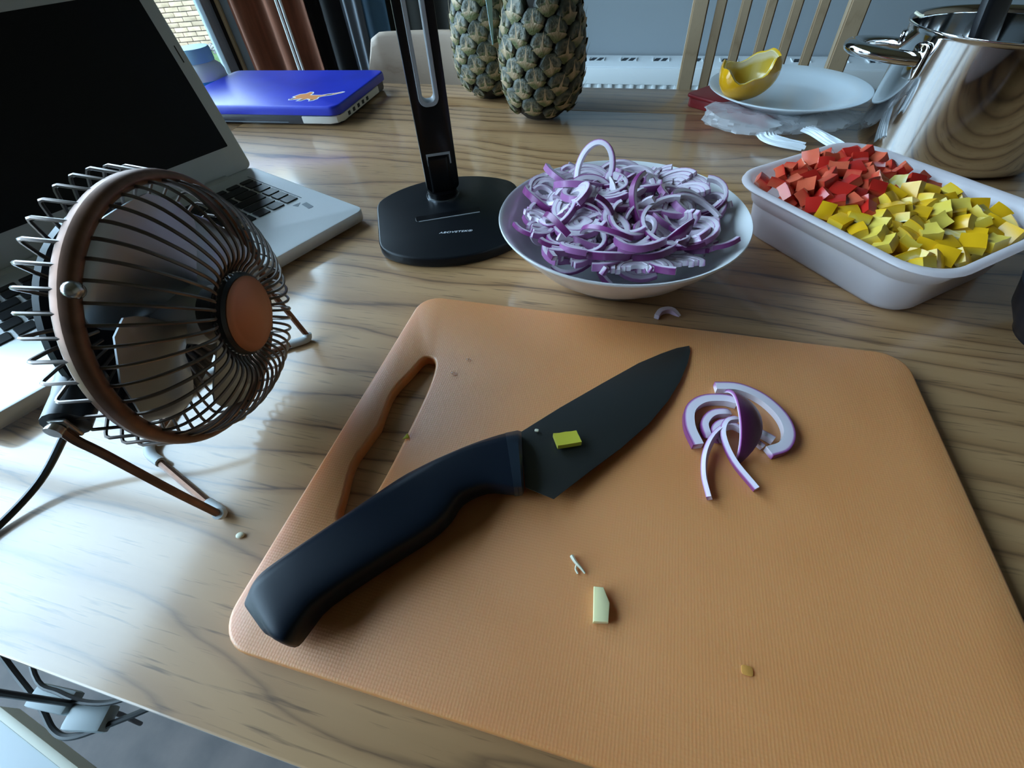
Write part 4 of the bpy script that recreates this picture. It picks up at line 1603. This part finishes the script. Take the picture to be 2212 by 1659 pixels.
RD = [dice_mesh(200 + k, 'red_pepper') for k in range(10)]
YD = [dice_mesh(300 + k, 'yellow_pepper') for k in range(10)]
q = random.Random(5)
rot = Matrix.Rotation(TA, 3, 'Z')
for lay in range(3):
    nx, ny = (12, 9) if lay else (10, 7)
    for i in range(nx):
        for j in range(ny):
            hx, hy = (0.086, 0.069) if lay == 2 else ((0.080, 0.064) if lay == 1 else (.066, .050))
            x = -hx + 2 * hx * (i + (0.25 if j % 2 else -0.25) * (lay > 0) + .5) / nx + q.uniform(-.003, .003)
            y = -hy + 2 * hy * (j + .5) / ny + q.uniform(-.003, .003)
            zs = 0.0500 - 0.0085 * max(0, x + .03) / .12 + 0.0070 * math.exp(-((x + .055) ** 2 + y * y) / .0022) + 0.003 * math.exp(-((x - .04) ** 2 + (y - .02) ** 2) / .0015)
            z = zs - (2 - lay) * 0.0125 + q.uniform(-.002, .0025)
            z = max(z, 0.011)
            edge = x + 0.010 * math.sin(y * 60) + q.uniform(-.008, .008)
            red = edge < -0.002
            if abs(x) > hx - .022 and abs(y) > hy - .022 and lay < 2:
                continue
            if lay == 0 and (i % 2 or j % 2):
                continue
            me = q.choice(RD if red else YD)
            ax = Vector((q.uniform(-1, 1), q.uniform(-1, 1), q.uniform(-.3, .3))).normalized()
            M = rot @ Matrix.Rotation(R(q.triangular(0, 85, 35)), 3, ax) @ Matrix.Rotation(q.random() * 6.28, 3, 'Z')
            if q.random() < 0.35:
                M = M @ Matrix.Rotation(pi, 3, 'X')
            p = rot @ Vector((x, y, z)) + TC + Vector((0, 0, T))
            o = obj('pepper_dice', me, None)
            o.matrix_basis = Matrix.Translation(p) @ M.to_4x4()
            if red:
                tag(o, 'diced piece of red pepper in the white tub', 'pepper piece', 'diced red pepper in the tub')
            else:
                tag(o, 'diced piece of yellow pepper in the white tub', 'pepper piece', 'diced yellow pepper in the tub')

# ------------------------------------------------------------------ red lid, plastic bag, plate, pepper half
mat('red_plastic', (0.20, 0.006, 0.010), 0.4)
mat('plate_glaze', (0.66, 0.74, 0.79), 0.22, coat=0.3, coat_rough=0.08)
t = thing('red_box', 'flat dark red plastic box sticking out from under the plate', 'box', (0.140, 0.851, T), R(-40))
obj('body', prism(rrect(0.148, 0.066, 0.008, 4), 0.0, 0.0135, 0.0012, 2), 'red_plastic', t)
obj('lid', prism(rrect(0.154, 0.072, 0.010, 4), 0.0135, 0.0182, 0.0015, 2), 'red_plastic', t)
PZ = 0.0185
PC = Vector((0.199, 0.846, 0))
tag(obj('plate', lathe([(0, .0022), (.060, .0022), (.062, .0), (.066, .0), (.069, .0028), (.089, .0105), (.1095, .0185), (.1112, .0196), (.1112, .0206), (.1095, .0210), (.090, .0140), (.070, .0065), (.058, .0048), (0, .0046)], 96), 'plate_glaze', None, (PC.x, PC.y, T + PZ), sharp=70),
    'round white plate with half a yellow pepper beside the steel pot', 'plate')
mat('pepper_skin', (0.70, 0.36, 0.008), 0.16, coat=0.4, coat_rough=0.08)
mp_ = MATS['pepper_skin']
vcol(mp_, 'tone', [(0.0, (0.82, 0.74, 0.52)), (0.35, (0.60, 0.44, 0.08)), (0.6, (0.66, 0.42, 0.03)), (1.0, (0.70, 0.355, 0.006))])
bm = bmesh.new()
tones = {}
n, k_ = 40, 10
ROW = {'o': [], 'i': []}
for kind, off in (('o', 0.0), ('i', 0.0042)):
    for k in range(k_ + 1):
        row = []
        for i in range(n):
            ph = 2 * pi * i / n
            lobes = 1 + 0.07 * math.cos(3 * ph + 0.6)
            top = 0.47 + 0.20 * math.exp(-((math.cos(ph) - 1) / .55) ** 2) + 0.15 * math.exp(-((math.cos(ph) + 1) / .35) ** 2) + 0.05 * max(0, math.sin(ph)) + 0.022 * math.sin(7 * ph)
            th = pi * top * k / k_
            rr = 0.0400 * lobes - off
            hz = 0.0360 - off
            p = Vector((rr * math.sin(th) * math.cos(ph) * 1.02, rr * 0.86 * math.sin(th) * math.sin(ph), 0.0360 - hz * math.cos(th)))
            v = bm.verts.new(p)
            tones[v] = 1.0 if kind == 'o' else (0.05 if k >= k_ - 1 else 0.40 + 0.12 * math.sin(5 * ph))
            row.append(v)
        ROW[kind].append(row)
for kind in 'oi':
    for a, b in zip(ROW[kind][1:], ROW[kind][2:]):
        for i in range(n):
            j = (i + 1) % n
            bm.faces.new((a[i], a[j], b[j], b[i]))
    c0 = ROW[kind][0][0]
    for v in ROW[kind][0][1:]:
        bm.verts.remove(v)
    for i in range(n):
        bm.faces.new((c0, ROW[kind][1][i], ROW[kind][1][(i + 1) % n]))
for i in range(n):
    j = (i + 1) % n
    bm.faces.new((ROW['o'][-1][i], ROW['o'][-1][j], ROW['i'][-1][j], ROW['i'][-1][i]))
bm.verts.index_update()
tl = [tones[v] for v in bm.verts]
me = mk(bm, 60)
set_tone(me, tl)
me.materials.append(MATS['pepper_skin'])
tag(obj('pepper_half', me, None, None, (0.1340, 0.812, T + PZ + 0.0105), (R(4), R(-5), R(12))), 'hollow half of a yellow pepper with ragged cut edge on the plate', 'pepper')

# crumpled clear bag
m = bpy.data.materials.new('clear_film')
m.use_nodes = True
MATS['clear_film'] = m
b_ = bsdf(m)
b_.inputs['Base Color'].default_value = (0.80, 0.82, 0.85, 1)
b_.inputs['Roughness'].default_value = 0.14
b_.inputs['Specular IOR Level'].default_value = 0.8
_tp = nd(m, 'ShaderNodeBsdfTransparent')
_m2 = nd(m, 'ShaderNodeMixShader')
_m2.inputs[0].default_value = 0.62
lk(m, b_, 0, _m2, 1)
lk(m, _tp, 0, _m2, 2)
lk(m, _m2, 0, m.node_tree.nodes['Material Output'], 'Surface')
mat('white_film', (0.80, 0.84, 0.88), 0.25)


def crumple(cx, cy, rx, ry, hz, seed, n=56, k_=16, rot=0.0, lim=None):
    bm = bmesh.new()
    rows = []
    for k in range(k_ + 1):
        th = pi * k / k_
        row = []
        for i in range(n):
            ph = 2 * pi * i / n
            d = Vector((math.sin(th) * math.cos(ph), math.sin(th) * math.sin(ph), math.cos(th)))
            f = 1 + 0.22 * noise.noise(d * 1.6 + Vector((seed, 0, 0))) + 0.16 * abs(noise.noise(d * 4.2 + Vector((0, seed, 0)))) - 0.10 * abs(noise.noise(d * 8 + Vector((0, 0, seed))))
            p = Vector((d.x * rx * f, d.y * ry * f, 0))
            p.rotate(Matrix.Rotation(rot, 3, 'Z'))
            z = hz * (1 + d.z * f)
            z += 0.0035 * noise.noise(Vector((p.x * 55, p.y * 55, seed)))
            row.append(Vector((cx + p.x, cy + p.y, max(0.0005, z * 1.0))))
        rows.append(row)
    if lim:
        for row in rows:
            for p in row:
                p.z = min(p.z, lim(p))
    vr = [[bm.verts.new(p) for p in row] for row in rows[1:-1]]
    for a, b in zip(vr, vr[1:]):
        for i in range(n):
            j = (i + 1) % n
            bm.faces.new((a[i], a[j], b[j], b[i]))
    bm.faces.new(vr[0])
    bm.faces.new(list(reversed(vr[-1])))
    return bm


def under_plate(p):
    r = (Vector((p.x, p.y, 0)) - PC).length
    if r > 0.118:
        return 0.05
    return PZ + (0.0 if r < 0.069 else 0.0025 + (r - 0.069) * 0.36) - 0.0012


t = thing('plastic_bag', 'crumpled clear plastic bag squashed under the front of the plate', 'bag', (0, 0, T))
obj('film', crumple(0.150, 0.782, 0.072, 0.048, 0.0135, 3.1, rot=R(-15), lim=under_plate), 'clear_film', t, sharp=25)
obj('film', crumple(0.240, 0.795, 0.062, 0.040, 0.0110, 8.4, rot=R(25), lim=under_plate), 'clear_film', t, sharp=25)


def pleated(path, w0, w1, pl=6, amp=0.0016):
    P = spline([Vector(p) for p in path], 8)
    bm = bmesh.new()
    L = []
    m_ = 6 * pl
    for i, p in enumerate(P):
        u = i / (len(P) - 1)
        tg_ = (P[min(i + 1, len(P) - 1)] - P[max(i - 1, 0)]).normalized()
        sd = tg_.cross(UPZ).normalized()
        w = w0 + (w1 - w0) * u
        top = []
        for k in range(m_ + 1):
            v = -1 + 2 * k / m_
            f = noise.noise(Vector((v * 3.0, u * 2.0, w0 * 900)))
            top.append(p + sd * (w * v) + tg_ * (0.004 * f * (1 if u in (0, 1) else 0)) + UPZ * (amp * (0.6 + f) * math.cos(pi * pl * v + 2 * f) + 0.004 * math.sqrt(max(0, 1 - v * v)) - 0.002))
        bot = [Vector((q_.x, q_.y, max(0.0004, q_.z - 0.0012))) for q_ in reversed(top)]
        L.append(top + bot)
    loft(bm, L)
    return bm


o = obj('bag_handle', pleated([(.169, .738, .009), (.172, .722, .009), (.188, .712, .008), (.212, .706, .006)], .014, .010), 'white_film', t)
o['label'] = 'gathered white pleats of the bag'
o = obj('bag_handle', pleated([(.222, .755, .012), (.232, .740, .012), (.246, .722, .009), (.262, .704, .006)], .012, .010), 'white_film', t)
o['label'] = 'gathered white pleats of the bag'

# ------------------------------------------------------------------ steel pot with ladle
mat('mirror_steel', (0.62, 0.62, 0.62), 0.06, 1.0)
mat('satin_steel', (0.42, 0.43, 0.44), 0.22, 1.0)
mat('ladle_black', (0.006, 0.006, 0.008), 0.4)
QC = Vector((0.382, 0.734, 0))
PR_, PH = 0.0995, 0.131
t = thing('steel_pot', 'shiny stainless steel cooking pot with a looped side handle', 'pot', (QC.x, QC.y, T), 0)
obj('body', lathe([(0, 0), (PR_ - .013, 0), (PR_ - .006, .0020), (PR_ - .002, .0060), (PR_, .014), (PR_, PH - .006), (PR_ + .0015, PH - .003), (PR_ + .0030, PH - .0012), (PR_ + .0028, PH), (PR_ + .0005, PH), (PR_ - .0015, PH - .002), (PR_ - .0020, PH - .008), (PR_ - .0020, .012), (PR_ - .006, .006), (0, .0055)], 128), 'mirror_steel', t, sharp=70)
for side in (pi, 0):
    pts = []
    for a, e in ((-20, 0.002), (-20, .016), (-17, .034), (-10, .049), (0, .054), (10, .049), (17, .034), (20, .016), (20, .002)):
        aa = side + R(a)
        pts.append(Vector((PR_ * math.cos(aa), PR_ * math.sin(aa), 0)) + Vector((math.cos(side), math.sin(side), 0)) * e + Vector((0, 0, 0.104 + e * 0.10)))
    obj('handle', tube(spline(pts, 5), 0.0098, 14, flat=0.72), 'mirror_steel', t)
    for a in (-20, 20):
        aa = side + R(a)
        o = obj('handle_mount', prism(rrect(.020, .034, .006, 4), 0, .003, .001, 2), 'mirror_steel', t)
        o.matrix_basis = Matrix.Translation((PR_ * math.cos(aa), PR_ * math.sin(aa), .102)) @ (Matrix.Rotation(aa + pi / 2, 3, 'Z') @ Matrix.Rotation(R(90), 3, 'X')).to_4x4()
t = thing('ladle', 'black plastic ladle standing in the steel pot', 'ladle', (QC.x, QC.y, T), 0)
bm = bmesh.new()
pts = spline([(-.004, -.012, .020), (-.012, .004, .070), (-.020, .022, .130), (-.026, .040, .200), (-.034, .060, .290)], 6)
L = []
for i, p in enumerate(pts):
    u = i / (len(pts) - 1)
    w = 0.0075 + 0.010 * max(0, min(1, (u - .30) / .12)) - .003 * u
    th = 0.0045 + .0030 * max(0, min(1, (u - .30) / .12))
    ax = Vector((0.92, 0.38, 0))
    nn = Vector((-0.38, 0.92, 0))
    L.append([p + ax * (w * math.copysign(abs(math.cos(a)) ** .6, math.cos(a))) + nn * (th * math.copysign(abs(math.sin(a)) ** .6, math.sin(a))) for a in [2 * pi * k / 16 for k in range(16)]])
loft(bm, L)
obj('handle', bm, 'ladle_black', t)
obj('scoop', lathe([(0, .0), (.015, .002), (.030, .012), (.036, .026), (.0345, .0265), (.0285, .0140), (.014, .0040), (0, .0022)], 32), 'ladle_black', t, (-.004, -.030, .0075))

# black bowl at the right
mat('black_glaze', (0.008, 0.009, 0.014), 0.35)
tag(obj('black_bowl', lathe([(0, .002), (.030, .002), (.031, 0), (.035, 0), (.036, .003), (.048, .020), (.054, .040), (.055, .0415), (.0535, .042), (.050, .038), (.044, .022), (.033, .008), (0, .007)], 48), 'black_glaze', None, (0.3490, 0.3500, T), sharp=70),
    'black bowl standing beside the tub of peppers', 'bowl')

# ------------------------------------------------------------------ crumbs and scraps
def scrap(name, label, cat, pts, z, h, mt, loc, rotz=0.0, rx=0.0):
    o = obj(name, prism(pts, z, z + h, min(h * .3, .0008), 2), mt, None, loc, (rx, 0, rotz))
    return tag(o, label, cat)


mat('pale_pepper', (0.80, 0.74, 0.42), 0.22, sss=0.2, sss_rad=(.004, .003, .001))
mat('pepper_green_yellow', (0.55, 0.50, 0.055), 0.2)
mat('seed_cream', (0.72, 0.68, 0.52), 0.5)
mat('flake_orange', (0.60, 0.27, 0.06), 0.4)
scrap('pepper_scrap', 'pale yellow chunk of pepper lying on the cutting board', 'pepper piece', [(-.0035, -.0085), (.0040, -.0080), (.0050, .0010), (.0020, .0085), (-.0030, .0085)], 0, .0045, 'pale_pepper', (0.0160, 0.0705, T + BT + .0002), R(8))
o = obj('pepper_scrap', dice_mesh(377, 'yellow_pepper'), None, None, (-0.0165, 0.1610, T + bz(.15) + .0031), (R(178), R(2), R(25)))
o.scale = (0.95, 0.80, 0.40)
o.data.materials.clear()
o.data.materials.append(MATS['pepper_green_yellow'])
tag(o, 'small yellow-green pepper piece stuck on the knife blade', 'pepper piece')
scrap('food_crumb', 'tiny white crumb on the knife blade next to the handle', 'crumb', rrect(.0028, .0022, .0007, 2), 0, .0012, 'seed_cream', (-0.0375, 0.1655, T + bz(.165) + .0011))
P = spline([(-.003, .004, .0014), (-.0005, .001, .0020), (.003, -.0015, .0016), (.0055, -.0035, .0010)], 4)
bm = tube(P, [.0012 - .0007 * i / len(P) for i in range(len(P))], 6)
tube(spline([(.0005, .0002, .0016), (.0002, -.0025, .0012), (.0018, -.0045, .0009)], 3), .0006, 6, bm=bm)
tag(obj('pepper_sprout', bm, 'seed_cream', None, (0.0010, 0.0885, T + BT)), 'tiny forked white scrap on the cutting board', 'crumb')
scrap('pepper_flake', 'yellow flake on the rim of the board slot', 'crumb', [(-.0018, -.0025), (.0022, -.0005), (-.0005, .003)], 0, .0008, 'pepper_green_yellow', (-0.1255, 0.1475, T + BT + .0002))
p_ = [(.0017, .0705)]
scrap('pepper_flake', 'faint orange flake on the plain near part of the board', 'crumb', rrect(.0052, .0042, .0012, 2), 0, .0005, 'flake_orange', (0.0862, 0.0588, T + BT + .0002))
tag(obj('pepper_seed', ball(bmesh.new(), (0, 0, 0), .0022, 12, 8, (1.25, .95, .5)), 'seed_cream', None, (-0.2030, 0.0620, T + .0012), (0, 0, R(20))), 'single pale pepper seed on the table by the fan foot', 'seed')
mat('water', (0.9, 0.9, 0.9), 0.02, trans=1.0)
for (x, y, s_), lab in zip(((-0.1065, 0.2275, 1.0), (-0.1130, 0.2110, 1.3)), ('small water drop on the board beyond the slot end', 'larger water drop on the board next to the slot')):
    tag(obj('water_drop', ball(bmesh.new(), (0, 0, 0), .0016 * s_, 12, 8, (1.2, .8, .45)), 'water', None, (x, y, T + BT + .0005)), lab, 'water drop')
P = spline([(-.004, .003, .004), (0, .000, .002), (.003, -.002, .001), (.002, -.006, .002)], 4)
tag(obj('onion_peel', tube(P, .0016, 6), 'seed_cream', None, (QC.x - .0880, QC.y + .0335, T + PH - .0005)), 'scrap of pale peel clinging to the pot rim', 'crumb')

# ------------------------------------------------------------------ below the table edge: stool, lead
mat('stool_white', (0.60, 0.66, 0.70), 0.45)
mat('stool_edge', (0.55, 0.52, 0.40), 0.45)
mat('connector', (0.42, 0.48, 0.50), 0.45)
t = thing('stool', 'pale blue-white topped stool with a cream edge in front of the table', 'stool', (-0.556, -0.094, 0), R(-8))
obj('top', B(-0.02, 0.36, -0.34, -0.008, 0.425, 0.450, .002), 'stool_white', t)
obj('edge_strip', B(-0.02, 0.36, -0.008, 0.0, 0.426, 0.452, .002), 'stool_edge', t)
for x in (0.02, 0.28):
    for y in (-0.32, -0.25):
        obj('leg', B(x, x + .035, y, y + .035, 0, .425, .003), 'table_under', t)
t = thing('extension_lead', 'black cable loop with pale connectors hanging below the table edge', 'cable', (0, 0, T))
obj('cable', tube(spline([(-.60, .00, -.16), (-.50, -.046, -.195), (-.445, -.066, -.205), (-.418, -.0785, -.210), (-.395, -.077, -.208), (-.36, -.058, -.200), (-.33, -.038, -.195), (-.28, .00, -.18), (-.24, .05, -.13)], 6), .0027, 8), 'cable_black', t)
obj('cable', tube(spline([(-.52, .00, -.18), (-.455, -.048, -.190), (-.42, -.053, -.190), (-.385, -.052, -.188), (-.35, -.040, -.182), (-.30, -.005, -.165), (-.24, .05, -.13)], 6), .0022, 8), 'cable_black', t)
obj('connector', B(-.020, .020, -.009, .009, -.006, .006, .003), 'connector', t, (-.425, -.0585, -.196), (0, 0, R(5)))
obj('connector', B(-.018, .018, -.010, .010, -.007, .007, .004), 'connector', t, (-.385, -.0615, -.200), (0, 0, R(12)))
